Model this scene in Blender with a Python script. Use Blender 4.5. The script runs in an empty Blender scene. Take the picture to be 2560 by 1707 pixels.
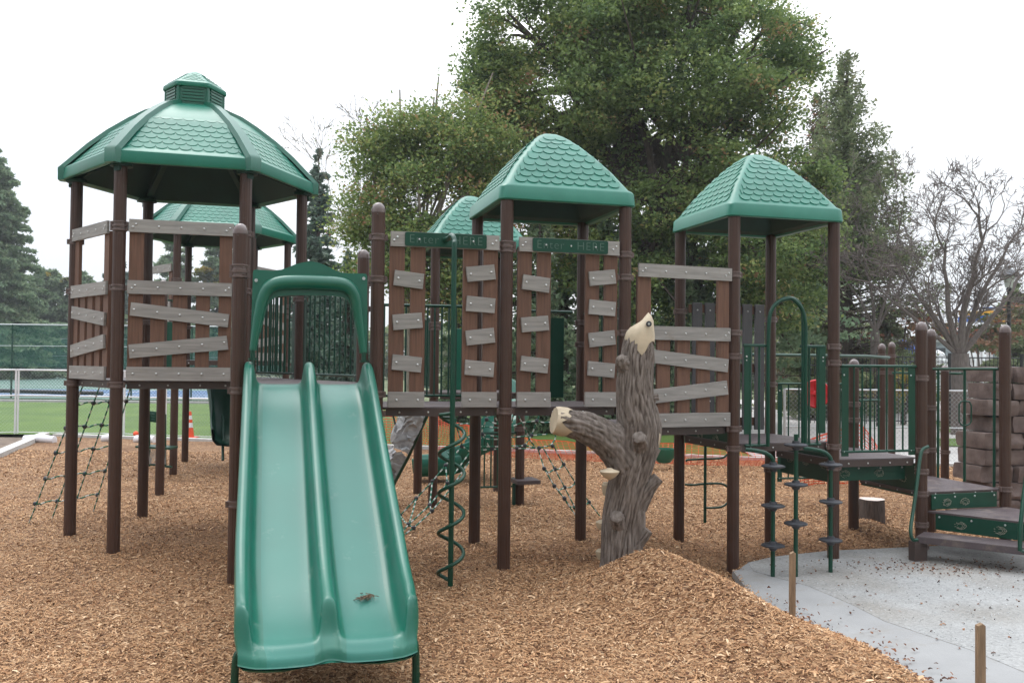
import bpy, math, random
import numpy as np
from mathutils import Vector, Matrix, noise
R = math.radians
random.seed(7); rng = np.random.default_rng(7)
scene = bpy.context.scene
C = scene.collection

# ---------------------------------------------------------------- camera
EYE = 2.0
cam_d = bpy.data.cameras.new("camera"); cam = bpy.data.objects.new("camera", cam_d); C.objects.link(cam)
cam_d.sensor_width = 36.0; cam_d.lens = 2219.85 / 2560 * 36; cam_d.clip_start = 0.05; cam_d.clip_end = 900
cam.matrix_world = Matrix.Translation((0, 0, EYE)) @ Matrix.Rotation(math.pi/2 + .0227, 4, 'X') @ Matrix.Rotation(.01009, 4, 'Z')
scene.camera = cam
# ---------------------------------------------------------------- world: overcast daylight
SUN_EL, SUN_AZ = 62, 325      # veiled sun high behind the play towers, to the left
world = bpy.data.worlds.new("World"); scene.world = world; world.use_nodes = True
wn, wl = world.node_tree.nodes, world.node_tree.links
bg = wn["Background"]; bg.inputs[1].default_value = 0.1
sky = wn.new("ShaderNodeTexSky"); sky.sky_type = 'NISHITA'; sky.sun_disc = False
sky.sun_elevation = R(SUN_EL); sky.sun_rotation = R(SUN_AZ)
cl = wn.new("ShaderNodeTexNoise"); cl.inputs['Scale'].default_value = 1.6; cl.inputs['Detail'].default_value = 6
clr = wn.new("ShaderNodeValToRGB"); clr.color_ramp.elements[0].position = .35; clr.color_ramp.elements[1].position = .65
clr.color_ramp.elements[0].color = (.83, .885, .97, 1); clr.color_ramp.elements[1].color = (1, 1, 1, 1)
cs = wn.new("ShaderNodeVectorMath"); cs.operation = 'SCALE'     # overcast sky: brighter overhead than at the horizon
sx = wn.new("ShaderNodeSeparateXYZ"); mr = wn.new("ShaderNodeMapRange"); mr.inputs['To Min'].default_value = 9.2; mr.inputs['To Max'].default_value = 41.0
pw = wn.new("ShaderNodeMath"); pw.operation = 'POWER'; pw.use_clamp = True; pw.inputs[1].default_value = 1.4
my = wn.new("ShaderNodeMapRange"); my.inputs['From Min'].default_value = -1; my.inputs['From Max'].default_value = .35; my.inputs['To Min'].default_value = .5; my.inputs['To Max'].default_value = 1.0   # added dimming of the unseen sky behind the camera, to darken front faces
mm = wn.new("ShaderNodeMath"); mm.operation = 'MULTIPLY'
mx = wn.new("ShaderNodeMix"); mx.data_type = 'RGBA'; mx.inputs[0].default_value = .9
tcw = wn.new("ShaderNodeTexCoord")
wl.new(tcw.outputs['Generated'], cl.inputs['Vector']); wl.new(cl.outputs[0], clr.inputs[0]); wl.new(clr.outputs[0], cs.inputs[0])
wl.new(tcw.outputs['Generated'], sx.inputs[0]); wl.new(sx.outputs[2], pw.inputs[0]); wl.new(pw.outputs[0], mr.inputs[0]); wl.new(sx.outputs[1], my.inputs[0]); wl.new(mr.outputs[0], mm.inputs[0]); wl.new(my.outputs[0], mm.inputs[1]); wl.new(mm.outputs[0], cs.inputs['Scale']); wl.new(sky.outputs[0], mx.inputs[6]); wl.new(cs.outputs[0], mx.inputs[7]); wl.new(mx.outputs[2], bg.inputs[0])
sun_d = bpy.data.lights.new("sun", 'SUN'); sun_d.energy = .8; sun_d.angle = R(25); sun_d.color = (1, .96, .9)
sun = bpy.data.objects.new("sun", sun_d); C.objects.link(sun)
az = R(SUN_AZ); el = R(SUN_EL)
sd = Vector((math.sin(az)*math.cos(el), math.cos(az)*math.cos(el), math.sin(el)))
sun.rotation_euler = sd.to_track_quat('Z', 'Y').to_euler()
vs = scene.view_settings; vs.view_transform = 'Standard'; vs.look = 'None'; vs.exposure = 0.18; vs.gamma = 1; vs.use_curve_mapping = False

# ---------------------------------------------------------------- measured geometry helpers (real positions from the survey of the photo)
_f, _p, _r = 2219.85, .0227, .01009
def ray(u, v):
    du, dv = u-1280, v-853.5
    cr, sr = math.cos(-_r), math.sin(-_r)
    a = du*cr-dv*sr; b = du*sr+dv*cr; c, s = math.cos(_p), math.sin(_p)
    return a/_f, c+b/_f*s, -b/_f*c+s
def at(u, v, Y):              # the point on that sight line which stands Y metres ahead
    X, W, Z = ray(u, v); t = Y/W; return Vector((X*t, Y, Z*t+EYE))
def ath(u, v, z):             # the point on that sight line at height z
    X, W, Z = ray(u, v); t = (z-EYE)/Z; return Vector((X*t, W*t, z))
K = 2560/2352
GA = .2734
U = Vector((math.cos(GA), math.sin(GA), 0)); N = Vector((-math.sin(GA), math.cos(GA), 0)); ZV = Vector((0, 0, 1))
L = 1.242
def smooth(a, b, x):
    t = min(1, max(0, (x-a)/(b-a))); return t*t*(3-2*t)
def seg_d(px, py, ax, ay, bx, by):
    vx, vy = bx-ax, by-ay; t = max(0, min(1, ((px-ax)*vx+(py-ay)*vy)/(vx*vx+vy*vy)))
    return math.hypot(px-ax-vx*t, py-ay-vy*t), t
PADZ = -.12
OUTP = [ath(x*K, y*K, z) for x, y, z in [(1682, 1308, -.15), (1740, 1385, -.16), (1800, 1428, -.17), (1860, 1468, -.17), (1980, 1545, -.17), (2060, 1600, -.17), (2200, 1700, -.17), (2300, 1850, -.17)]]
OUTP = [Vector((2.36, 9.34, -.17))]+OUTP
PADPOLY = [(p.x, p.y) for p in OUTP]+[(4.6, 3.6), (9, 3.6), (9, 10.9), (6.2, 10.85), (4.75, 10.46), (3.64, 10.2), (2.9, 9.85), (2.45, 9.5)]
def pad_depth(x, y):          # metres inside the pad outline (0 outside)
    c = False; d = 9; n = len(PADPOLY)
    for i in range(n):
        x0, y0 = PADPOLY[i]; x1, y1 = PADPOLY[(i+1) % n]
        if (y0 > y) != (y1 > y) and x < (x1-x0)*(y-y0)/(y1-y0)+x0: c = not c
        d = min(d, seg_d(x, y, x0, y0, x1, y1)[0])
    return d if c else 0
def gz(x, y):                 # height of the wood chips
    z = -.20*smooth(1.5, 2.5, x)*smooth(6.2, 8.2, y)*(1-smooth(11.6, 13.2, y))
    d, t = seg_d(x, y, 1.22, 7.5, 2.5, 4.7)
    rt = (x-1.22)*(4.7-7.5)-(y-7.5)*(2.5-1.22) < 0; z += (.38*(1-t)+.04*t)*math.exp(-(d/((.44 if rt else .62)+.25*t))**2)
    d, t = seg_d(x, y, 1.3, 7.55, 1.75, 6.9)
    z += .05*math.exp(-(d/.35)**2)
    z -= .05*math.exp(-(((x-2.2)/.25)**2+((y-9.1)/.35)**2))
    z += .20*math.exp(-(((x-4.55)/.5)**2+((y-11.5)/.35)**2))
    z -= .05*math.exp(-(((x-.5)/.6)**2+((y-9.3)/.5)**2))
    z -= .06*math.exp(-(((x+1.0)/.55)**2+((y-4.9)/.45)**2))
    z += .03*noise.noise((x*.9, y*.9, 3)) + .012*noise.noise((x*4, y*4, 7))
    if x > 1.9 and 3.4 < y < 11.2:
        k = smooth(0, .14, pad_depth(x, y)); z = z*(1-k)-.40*k
    return z

# ---------------------------------------------------------------- materials
def mat(name, col, rough=.6, var=.12, scale=8, bump=0, bscale=60, metal=0, spec=.5, stretch=None, coat=0, col2=None, detail=4, sheen=0, rnd=0, dust=None, dustc=(.30, .24, .18)):
    m = bpy.data.materials.new(name); m.use_nodes = True; n, l = m.node_tree.nodes, m.node_tree.links
    b = n["Principled BSDF"]; b.inputs['Roughness'].default_value = rough; b.inputs['Metallic'].default_value = metal
    b.inputs['Specular IOR Level'].default_value = spec; b.inputs['Coat Weight'].default_value = coat; b.inputs['Sheen Weight'].default_value = sheen; b.inputs['Sheen Roughness'].default_value = .35
    tc = n.new("ShaderNodeTexCoord"); mp = n.new("ShaderNodeMapping"); l.new(tc.outputs['Object'], mp.inputs[0])
    if stretch: mp.inputs['Scale'].default_value = stretch
    ns = n.new("ShaderNodeTexNoise"); ns.inputs['Scale'].default_value = scale; ns.inputs['Detail'].default_value = detail
    l.new(mp.outputs[0], ns.inputs['Vector'])
    rp = n.new("ShaderNodeValToRGB"); rp.color_ramp.elements[0].position = .3; rp.color_ramp.elements[1].position = .7
    c2 = col2 or [min(1, c*(1+var)) for c in col]; c1 = [c*(1-var) for c in col] if not col2 else col
    rp.color_ramp.elements[0].color = (*c1, 1); rp.color_ramp.elements[1].color = (*c2, 1)
    l.new(ns.outputs[0], rp.inputs[0]); src = rp.outputs[0]
    if rnd:
        oi = n.new("ShaderNodeObjectInfo"); ma = n.new("ShaderNodeMapRange"); ma.inputs['To Min'].default_value = 1-rnd; ma.inputs['To Max'].default_value = 1+rnd
        l.new(oi.outputs['Random'], ma.inputs[0]); vm = n.new("ShaderNodeVectorMath"); vm.operation = 'SCALE'; l.new(src, vm.inputs[0]); l.new(ma.outputs[0], vm.inputs['Scale']); src = vm.outputs[0]
    if dust:      # blotchy dust and scuffs that sit on the surface
        g1 = n.new("ShaderNodeTexNoise"); g1.inputs['Scale'].default_value = dust[1]; g1.inputs['Detail'].default_value = 9; g1.inputs['Roughness'].default_value = .7; l.new(tc.outputs['Object'], g1.inputs['Vector'])
        gr = n.new("ShaderNodeValToRGB"); gr.color_ramp.elements[0].position = dust[2]; gr.color_ramp.elements[0].color = (0, 0, 0, 1); gr.color_ramp.elements[1].position = dust[2]+.14; gr.color_ramp.elements[1].color = (dust[0],)*3+(1,)
        l.new(g1.outputs[0], gr.inputs[0]); dm = n.new("ShaderNodeMix"); dm.data_type = 'RGBA'; l.new(gr.outputs[0], dm.inputs[0]); l.new(src, dm.inputs[6]); dm.inputs[7].default_value = (*dustc, 1); src = dm.outputs[2]
        ra = n.new("ShaderNodeMath"); ra.operation = 'MULTIPLY_ADD'; l.new(gr.outputs[0], ra.inputs[0]); ra.inputs[1].default_value = .5; ra.inputs[2].default_value = rough; l.new(ra.outputs[0], b.inputs['Roughness'])
    l.new(src, b.inputs['Base Color'])
    if bump:
        n2 = n.new("ShaderNodeTexNoise"); n2.inputs['Scale'].default_value = bscale; n2.inputs['Detail'].default_value = 3
        l.new(mp.outputs[0], n2.inputs['Vector'])
        bp = n.new("ShaderNodeBump"); bp.inputs['Strength'].default_value = bump; bp.inputs['Distance'].default_value = .01
        l.new(n2.outputs[0], bp.inputs['Height']); l.new(bp.outputs[0], b.inputs['Normal'])
    return m
def tone_mat(name, cols, rough=.7, trans=0, spec=.3, pos=None):   # colour picked by a per-piece attribute
    m = bpy.data.materials.new(name); m.use_nodes = True; n, l = m.node_tree.nodes, m.node_tree.links
    b = n["Principled BSDF"]; b.inputs['Roughness'].default_value = rough; b.inputs['Specular IOR Level'].default_value = spec
    at_ = n.new("ShaderNodeAttribute"); at_.attribute_name = 'tone'
    rp = n.new("ShaderNodeValToRGB"); e = rp.color_ramp.elements
    for i, c in enumerate(cols):
        p_ = pos[i] if pos else i/(len(cols)-1)
        if i < 2: e[i].position = p_; e[i].color = (*c, 1)
        else: q = e.new(p_); q.color = (*c, 1)
    l.new(at_.outputs['Fac'], rp.inputs[0]); l.new(rp.outputs[0], b.inputs['Base Color'])
    if trans:
        t = n.new("ShaderNodeBsdfTranslucent"); l.new(rp.outputs[0], t.inputs[0]); ms = n.new("ShaderNodeMixShader"); ms.inputs[0].default_value = trans
        l.new(b.outputs[0], ms.inputs[1]); l.new(t.outputs[0], ms.inputs[2]); l.new(ms.outputs[0], n["Material Output"].inputs[0])
    return m
M = {}
M['post'] = mat('brown_powder_coated_steel', (.060, .031, .022), .32, .08, 5, spec=.35, rnd=.07, dust=(.18, 3.5, .58), dustc=(.12, .08, .06))
M['clamp'] = mat('clamp_metal', (.105, .068, .058), .3, .1, 20, spec=.6)
M['capm'] = mat('post_cap', (.12, .085, .078), .25, .1, 20, spec=.7)
M['slat'] = mat('brown_recycled_lumber', (.130, .062, .037), .65, .24, 3, .25, 60, stretch=(18, 18, 1), rnd=.08, dust=(.35, 4, .56), dustc=(.10, .07, .05))
M['board'] = mat('grey_recycled_lumber', (.262, .246, .228), .58, .20, 3, .10, 70, stretch=(1, 1, 14), rnd=.08, dust=(.4, 5, .58), dustc=(.2, .16, .12))
M['dgrey'] = mat('dark_grey_lumber', (.075, .072, .076), .6, .12, 3, .12, 60, stretch=(14, 14, 1))
M['bolt'] = mat('galvanised_bolt', (.55, .55, .54), .28, .05, 30, metal=.8)
M['green'] = mat('green_rotomoulded_plastic', (.003, .105, .064), .30, .10, 2.5, .04, 120, spec=.6, dust=(.12, 4, .6), dustc=(.15, .28, .22))
M['roofg'] = mat('sunfaded_green_roof_plastic', (.007, .155, .102), .38, .12, 3, .04, 90, spec=.55, sheen=0, dust=(.10, 3, .54), dustc=(.12, .25, .2))
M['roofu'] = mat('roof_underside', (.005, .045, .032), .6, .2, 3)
M['slide'] = mat('scuffed_green_slide_plastic', (.004, .112, .073), .32, .12, 2.2, .02, 40, spec=.5, sheen=0, dust=(.4, 7, .60), dustc=(.28, .36, .30))
M['lane'] = mat('scuffed_slide_lane_painted_sheen', (.015, .138, .104), .36, .12, 1.3, .015, 30, spec=.42, sheen=.05, dust=(.3, 5, .60), dustc=(.28, .36, .31))  # lane paler than the rails: sky reflection put into its base colour
M['dgreen'] = mat('dark_green_coated_steel', (.002, .045, .025), .33, .1, 6, spec=.4)
M['pgreen'] = mat('dark_green_panel', (.002, .048, .027), .40, .15, 5, spec=.35)
M['deck'] = mat('mauve_coated_deck', (.08, .061, .064), .45, .12, 9, .2, 300, spec=.4, dust=(.5, 6, .52), dustc=(.2, .16, .13))
M['rim'] = mat('dark_brown_deck_rim', (.055, .036, .031), .45, .1, 8)
M['black'] = mat('black_rubber', (.022, .024, .03), .5, .2, 20)
M['pod'] = mat('dusty_black_step_pod', (.035, .037, .045), .45, .35, 25)
M['text'] = mat('engraved_letters', (.085, .14, .11), .7, .1, 10)
M['carve'] = mat('pale_engraving', (.30, .29, .22), .6, .3, 60)
M['rope_g'] = mat('green_rope_strand', (.012, .14, .085), .8, .2, 40)
M['rope_w'] = mat('white_rope_strand', (.48, .50, .46), .8, .2, 40)
M['cream'] = mat('cream_cut_wood', (.47, .385, .27), .65, .12, 12, .15, 40)
M['wood'] = mat('weathered_stake_wood', (.24, .16, .095), .8, .3, 4, .3, 60, stretch=(12, 12, 1))
M['white'] = mat('white_plastic', (.72, .70, .72), .5, .06, 5)
M['galv'] = mat('galvanised_tube', (.45, .47, .48), .35, .1, 20, metal=.5)
M['conc'] = mat('smooth_new_concrete', (.29, .29, .287), .85, .08, 2.2, .25, 50, dust=(.5, 2.5, .5), dustc=(.27, .25, .22))
M['curb'] = mat('curb_concrete', (.5, .49, .47), .85, .1, 3, .2, 40)
M['orange'] = mat('orange_plastic', (.75, .085, .025), .5, .12, 5)
M['red'] = mat('red_plastic', (.55, .012, .018), .35, .08, 6, spec=.5)
M['blue'] = mat('blue_plastic', (.02, .10, .42), .4, .1, 6)
M['yellow'] = mat('yellow_plastic', (.75, .38, .03), .4, .1, 6)
M['tentw'] = mat('white_tent_canvas', (.78, .80, .82), .7, .05, 3)
M['ironb'] = mat('black_iron', (.014, .014, .018), .45, .2, 10)
M['bldg'] = mat('pale_blue_grey_siding', (.32, .37, .42), .8, .1, 3, stretch=(1, 1, 8))
M['glass'] = mat('dark_window_glass', (.05, .06, .07), .15, .1, 2)
M['lampglass'] = mat('frosted_lamp_glass', (.5, .52, .5), .3, .05, 5)
M['tennisball'] = mat('yellow_green_felt', (.45, .75, .08), .9, .1, 20)
M['bark'] = mat('tree_bark', (.075, .058, .047), .95, .4, 6, .5, 20, stretch=(6, 6, 1))
M['barkg'] = mat('grey_twig_bark', (.15, .125, .115), .95, .3, 6, .4, 20, stretch=(6, 6, 1))
M['barkl'] = mat('pale_tree_bark', (.22, .19, .155), .95, .35, 5, .5, 20, stretch=(5, 5, 1))
M['stump'] = mat('dark_stump_bark', (.085, .065, .055), .95, .5, 7, .8, 20, stretch=(8, 8, 1))

# ---------------------------------------------------------------- mesh builder
class MB:
    def __init__(s): s.v = []; s.f = []; s.m = []
    def add(s, vs, fs, mi=0):
        o = len(s.v); s.v += [Vector(v) for v in vs]
        for f in fs: s.f.append([o+i for i in f]); s.m.append(mi)
        return s
    def box(s, c, X, Y, Z, mi=0):      # centre and three half-axis vectors
        c, X, Y, Z = Vector(c), Vector(X), Vector(Y), Vector(Z)
        vs = [c+a*X+b*Y+d*Z for a in (-1, 1) for b in (-1, 1) for d in (-1, 1)]
        return s.add(vs, [(0, 1, 3, 2), (4, 6, 7, 5), (0, 4, 5, 1), (2, 3, 7, 6), (0, 2, 6, 4), (1, 5, 7, 3)], mi)
    def abox(s, x0, x1, y0, y1, z0, z1, mi=0):
        return s.box(((x0+x1)/2, (y0+y1)/2, (z0+z1)/2), ((x1-x0)/2, 0, 0), (0, (y1-y0)/2, 0), (0, 0, (z1-z0)/2), mi)
    def prism(s, pts, ext, mi=0, bev=0):        # planar polygon extruded along ext; optional small bevel on both rims
        pts = [Vector(p) for p in pts]; ext = Vector(ext); n = len(pts)
        if bev:
            c = sum(pts, Vector())/n; e = ext.normalized()*bev
            ins = [p+(c-p).normalized()*bev*1.3 for p in pts]
            rings = [ins, [p+e for p in pts], [p+ext-e for p in pts], [p+ext for p in ins]]
        else: rings = [pts, [p+ext for p in pts]]
        vs = sum(rings, []); fs = [list(range(n))[::-1], [n*(len(rings)-1)+i for i in range(n)]]
        for k in range(len(rings)-1):
            for i in range(n): j = (i+1) % n; fs.append((k*n+i, k*n+j, (k+1)*n+j, (k+1)*n+i))
        return s.add(vs, fs, mi)
    def tube(s, path, r, seg=10, mi=0, cap=True, closed=False):
        P = [Vector(p) for p in path]; n = len(P); rs = r if hasattr(r, '__len__') else [r]*n
        up = None; vs = []; 
        for i, p in enumerate(P):
            a = P[i-1] if (i > 0 or closed) else P[i]; b = P[(i+1) % n] if (i < n-1 or closed) else P[i]
            t = (b-a).normalized()
            if up is None: up = t.cross(Vector((0, 0, 1))) if abs(t.z) < .9 else t.cross(Vector((1, 0, 0)))
            u = (up-t*up.dot(t)); u = u.normalized() if u.length > 1e-6 else t.orthogonal().normalized(); up = u; w = t.cross(u)
            vs += [p+(u*math.cos(2*math.pi*k/seg)+w*math.sin(2*math.pi*k/seg))*rs[i] for k in range(seg)]
        fs = []
        for i in range(n if closed else n-1):
            j = (i+1) % n
            for k in range(seg): q = (k+1) % seg; fs.append((i*seg+k, i*seg+q, j*seg+q, j*seg+k))
        if cap and not closed: fs += [list(range(seg))[::-1], [(n-1)*seg+k for k in range(seg)]]
        return s.add(vs, fs, mi)
    def lathe(s, c, prof, seg=24, mi=0, groove=0, axis=None):   # prof: (r,z) list
        c = Vector(c); vs = []; fs = []; n = len(prof)
        ax = Vector(axis).normalized() if axis else ZV; X = ax.orthogonal().normalized() if axis else Vector((1, 0, 0)); Y = ax.cross(X)
        for r, z in prof:
            for k in range(seg):
                rr = r-(groove if groove and k % 5 == 0 else 0); a = 2*math.pi*k/seg
                vs.append(c+X*rr*math.cos(a)+Y*rr*math.sin(a)+ax*z)
        for i in range(n-1):
            for k in range(seg): q = (k+1) % seg; fs.append((i*seg+k, i*seg+q, (i+1)*seg+q, (i+1)*seg+k))
        fs += [list(range(seg))[::-1], [(n-1)*seg+k for k in range(seg)]]
        return s.add(vs, fs, mi)
    def bolt(s, p, d, r=.011, mi=1):
        d = Vector(d).normalized(); return s.lathe(Vector(p), [(r, 0), (r*.9, r*.5), (r*.45, r*.8)], 8, mi, axis=d)
WO = {}          # world origin of every object
def wo(o): return WO.get(o.name, Vector()) if o else Vector()
def obj(name, mb, mt, parent=None, smooth_=False, loc=None, angle=35):
    o_ = wo(parent) if parent else (Vector(loc) if loc is not None else Vector())
    me = bpy.data.meshes.new(name)
    me.from_pydata([tuple(v-o_) for v in mb.v], [], mb.f); 
    for x in (mt if isinstance(mt, (list, tuple)) else [mt]): me.materials.append(x)
    me.polygons.foreach_set('material_index', mb.m)
    if smooth_:
        me.polygons.foreach_set('use_smooth', [True]*len(me.polygons))
        try: me.set_sharp_from_angle(angle=R(angle))
        except Exception: pass
    me.update()
    o = bpy.data.objects.new(name, me); C.objects.link(o)
    if parent: o.parent = parent
    else: o.location = o_
    WO[o.name] = o_
    return o
def tag(o, label=None, cat=None, group=None, kind=None):
    if label: o['label'] = label
    if cat: o['category'] = cat
    if group: o['group'] = group
    if kind: o['kind'] = kind
    return o
def thing(name, label, cat, loc, group=None):
    o = bpy.data.objects.new(name, None); C.objects.link(o); o.location = loc; o.empty_display_size = .2
    WO[o.name] = Vector(loc); return tag(o, label, cat, group)
def npmesh(name, V, F, mt, parent=None, tone=None, loc=None, kind=None):   # big numpy meshes of quads or triangles
    o_ = np.array(wo(parent) if parent else (loc if loc is not None else (0, 0, 0)))
    me = bpy.data.meshes.new(name); nv, nf, k = len(V), len(F), F.shape[1]
    me.vertices.add(nv); me.vertices.foreach_set('co', (V-o_).astype(np.float32).ravel())
    me.loops.add(nf*k); me.loops.foreach_set('vertex_index', F.astype(np.int32).ravel())
    me.polygons.add(nf); me.polygons.foreach_set('loop_start', np.arange(0, nf*k, k, dtype=np.int32))
    if tone is not None:
        a = me.attributes.new('tone', 'FLOAT', 'POINT'); a.data.foreach_set('value', tone.astype(np.float32))
    me.update(); me.validate()
    me.materials.append(mt)
    o = bpy.data.objects.new(name, me); C.objects.link(o)
    if parent: o.parent = parent
    else: o.location = o_
    WO[o.name] = Vector(o_)
    if kind: o['kind'] = kind
    return o
def bez(pts, n=6):            # smooth curve through points (Catmull-Rom)
    P = [Vector(p) for p in pts]; P = [P[0]*2-P[1]]+P+[P[-1]*2-P[-2]]; out = []
    for i in range(1, len(P)-2):
        for k in range(n):
            t = k/n; a, b, c, d = P[i-1:i+3]
            out.append(.5*((2*b)+(c-a)*t+(2*a-5*b+4*c-d)*t*t+(3*b-a-3*c+d)*t**3))
    return out+[P[-2]]
# ================================================================ SETTING: ground sheets
def grid_sheet(name, xs, ys, zf, mt, inside=None, kind='structure'):
    vid = {}; mb = MB()
    for i, x in enumerate(xs):
        for j, y in enumerate(ys): vid[i, j] = len(mb.v); mb.v.append(Vector((x, y, zf(x, y))))
    for i in range(len(xs)-1):
        for j in range(len(ys)-1):
            cx_, cy_ = (xs[i]+xs[i+1])/2, (ys[j]+ys[j+1])/2
            if inside is None or inside(cx_, cy_): mb.f.append([vid[i, j], vid[i+1, j], vid[i+1, j+1], vid[i, j+1]]); mb.m.append(0)
    o = obj(name, mb, mt, smooth_=True, angle=80); o['kind'] = kind; return o
def poly_sheet(name, pts, z, mt, kind='structure'):
    mb = MB(); mb.add([(x, y, z) for x, y in pts], [list(range(len(pts)))]); o = obj(name, mb, mt); o['kind'] = kind; return o
M['grass'] = mat('mown_lawn', (.05, .105, .012), .9, .35, .6, .6, 30, col2=(.09, .155, .02), detail=8)
M['dirt'] = mat('bare_soil', (.15, .11, .08), .95, .35, 3, .5, 15)
M['far'] = mat('distant_turf_and_soil', (.10, .12, .05), .95, .4, .3, .3, 5)
M['court'] = mat('green_court_surface', (.10, .18, .15), .8, .06, 1)
M['courtb'] = mat('blue_court_surface', (.06, .125, .24), .8, .06, 1)
M['line'] = mat('white_court_line', (.7, .72, .72), .8, .04, 3)
# mulch base material: chips of many browns
def mulch_mat():
    m = bpy.data.materials.new('wood_chip_bed'); m.use_nodes = True; n, l = m.node_tree.nodes, m.node_tree.links
    b = n["Principled BSDF"]; b.inputs['Roughness'].default_value = .85; b.inputs['Specular IOR Level'].default_value = .2
    tc = n.new("ShaderNodeTexCoord")
    dn = n.new("ShaderNodeTexNoise"); dn.inputs['Scale'].default_value = 9; l.new(tc.outputs['Object'], dn.inputs['Vector'])
    vm = n.new("ShaderNodeVectorMath"); vm.operation = 'MULTIPLY_ADD'; vm.inputs[1].default_value = (.12, .12, .12); l.new(dn.outputs['Color'], vm.inputs[0]); l.new(tc.outputs['Object'], vm.inputs[2])
    vo = n.new("ShaderNodeTexVoronoi"); vo.inputs['Scale'].default_value = 42; l.new(vm.outputs[0], vo.inputs['Vector'])
    sp = n.new("ShaderNodeSeparateColor"); l.new(vo.outputs['Color'], sp.inputs[0])
    rp = n.new("ShaderNodeValToRGB"); e = rp.color_ramp.elements
    e[0].position = 0; e[0].color = (0.080, 0.038, 0.020, 1); e[1].position = 1; e[1].color = (0.432, 0.292, 0.176, 1)
    for p_, c in ((.25, (.172, .086, .042)), (.55, (.272, .154, .078)), (.8, (.352, .214, .114))): q = e.new(p_); q.color = (*c, 1)
    l.new(sp.outputs[0], rp.inputs[0])
    big = n.new("ShaderNodeTexNoise"); big.inputs['Scale'].default_value = .9; big.inputs['Detail'].default_value = 5; l.new(tc.outputs['Object'], big.inputs['Vector'])
    br = n.new("ShaderNodeValToRGB"); br.color_ramp.elements[0].position = .34; br.color_ramp.elements[0].color = (.72, .66, .62, 1); br.color_ramp.elements[1].position = .6; br.color_ramp.elements[1].color = (1, 1, 1, 1)
    l.new(big.outputs[0], br.inputs[0])
    mu = n.new("ShaderNodeMix"); mu.data_type = 'RGBA'; mu.blend_type = 'MULTIPLY'; mu.inputs[0].default_value = 1
    l.new(rp.outputs[0], mu.inputs[6]); l.new(br.outputs[0], mu.inputs[7]); l.new(mu.outputs[2], b.inputs['Base Color'])
    bp = n.new("ShaderNodeBump"); bp.inputs['Strength'].default_value = .9; bp.inputs['Distance'].default_value = .015
    l.new(sp.outputs[1], bp.inputs['Height']); l.new(bp.outputs[0], b.inputs['Normal'])
    return m
M['mulch'] = mulch_mat()
def back_y(x): return 22.5-(x+11.6)*.235
def left_x(y): return -10.1+(17.7-y)*.325
o = grid_sheet('ground', [-400, -120, -60, -30, -12, 0, 12, 30, 60, 120, 400], [-60, -10, 4, 15, 30, 60, 120, 200, 420], lambda x, y: -.45, M['far'])
xs = [-13+i*.25 for i in range(117)]; ys = [1.5+j*.25 for j in range(88)]
fx = sorted(set([round(v, 3) for v in list(np.arange(-13, 0, .4))+list(np.arange(0, 6.01, .1))+list(np.arange(6.4, 15, .4))]))
fy = sorted(set([round(v, 3) for v in list(np.arange(1.5, 4, .4))+list(np.arange(4, 13, .1))+list(np.arange(13, 24.1, .4))]))
grid_sheet('wood_chip_ground', fx, fy, gz, M['mulch'], lambda x, y: y < back_y(x)+.15 and x > left_x(y)-.3)
lawn = [(-70, back_y(-70)), (left_x(22.9)-.0, back_y(-11.6)+.1), (9, back_y(9)+.1), (40, back_y(40)), (40, 40), (12, 40), (-13, 38.6), (-70, 38)]
poly_sheet('lawn', [(-70, 23.2), (-11.7, 22.75), (-2, 20.45), (5.2, 18.75), (5.2, 24), (5.2, 24), (6.5, 39), (-70, 39)], .02, M['grass'])
poly_sheet('bare_soil_patch', [(-40, 2), (left_x(2), 2), (left_x(22.4), 22.4), (-40, 22.9)], -.03, M['dirt'])
# white kerbs round the chips
def kerb(name, pts, w=.15, h=.16, z0=-.1, mt='curb'):
    mb = MB()
    for (a, b) in zip(pts[:-1], pts[1:]):
        a, b = Vector((*a, 0)), Vector((*b, 0)); d = (b-a).normalized(); s = Vector((-d.y, d.x, 0))
        mb.prism([a+ZV*z0, a+s*w+ZV*z0, a+s*w+ZV*(z0+h), a+ZV*(z0+h)], b-a, bev=.01)
    o = obj(name, mb, M[mt]); o['kind'] = 'structure'
kerb('back_kerb', [(13, back_y(13)), (-11.6, 22.5)], w=-.2)
kerb('side_kerb', [(left_x(22.45), 22.45), (left_x(3), 3)], w=-.22, h=.2)
kerb('court_kerb', [(40, 39.2), (-70, 39.2)], w=-.3, h=.2)
# tennis court
poly_sheet('tennis_court', [(-90, 41), (-11, 41), (-14, 92), (-90, 92)], .0, M['court'])
poly_sheet('blue_court_field', [(-80, 45.5), (-15, 45.5), (-15, 55), (-80, 55)], .01, M['courtb'])
mb = MB()
for a, b in [((-80, 47.6), (-15, 47.6)), ((-80, 61), (-15, 61)), ((-22, 45.5), (-22, 55)), ((-34, 47.6), (-34, 55)), ((-46, 45.5), (-46, 55))]:
    a, b = Vector((*a, .018)), Vector((*b, .018)); d = (b-a).normalized(); s = Vector((-d.y, d.x, 0))*.09
    mb.add([a-s, a+s, b+s, b-s], [(0, 1, 2, 3)])
o = obj('court_lines', mb, M['line']); o['kind'] = 'structure'
# right: paths and turf beyond the chips
M['path'] = mat('pale_concrete_path', (.42, .40, .38), .85, .12, 1.5, .2, 30)
poly_sheet('path', [(5.2, 18.75), (13, 16.9), (45, 16.9), (45, 50), (8, 50)], .005, M['path'])
poly_sheet('turf_strip', [(10.6, 22.0), (40, 21.4), (40, 23.8), (11.6, 24.3)], .03, M['grass'])
poly_sheet('turf_beyond_path', [(12.8, 26.5), (45, 26), (45, 31), (15, 31.5)], .035, M['grass'])

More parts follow.
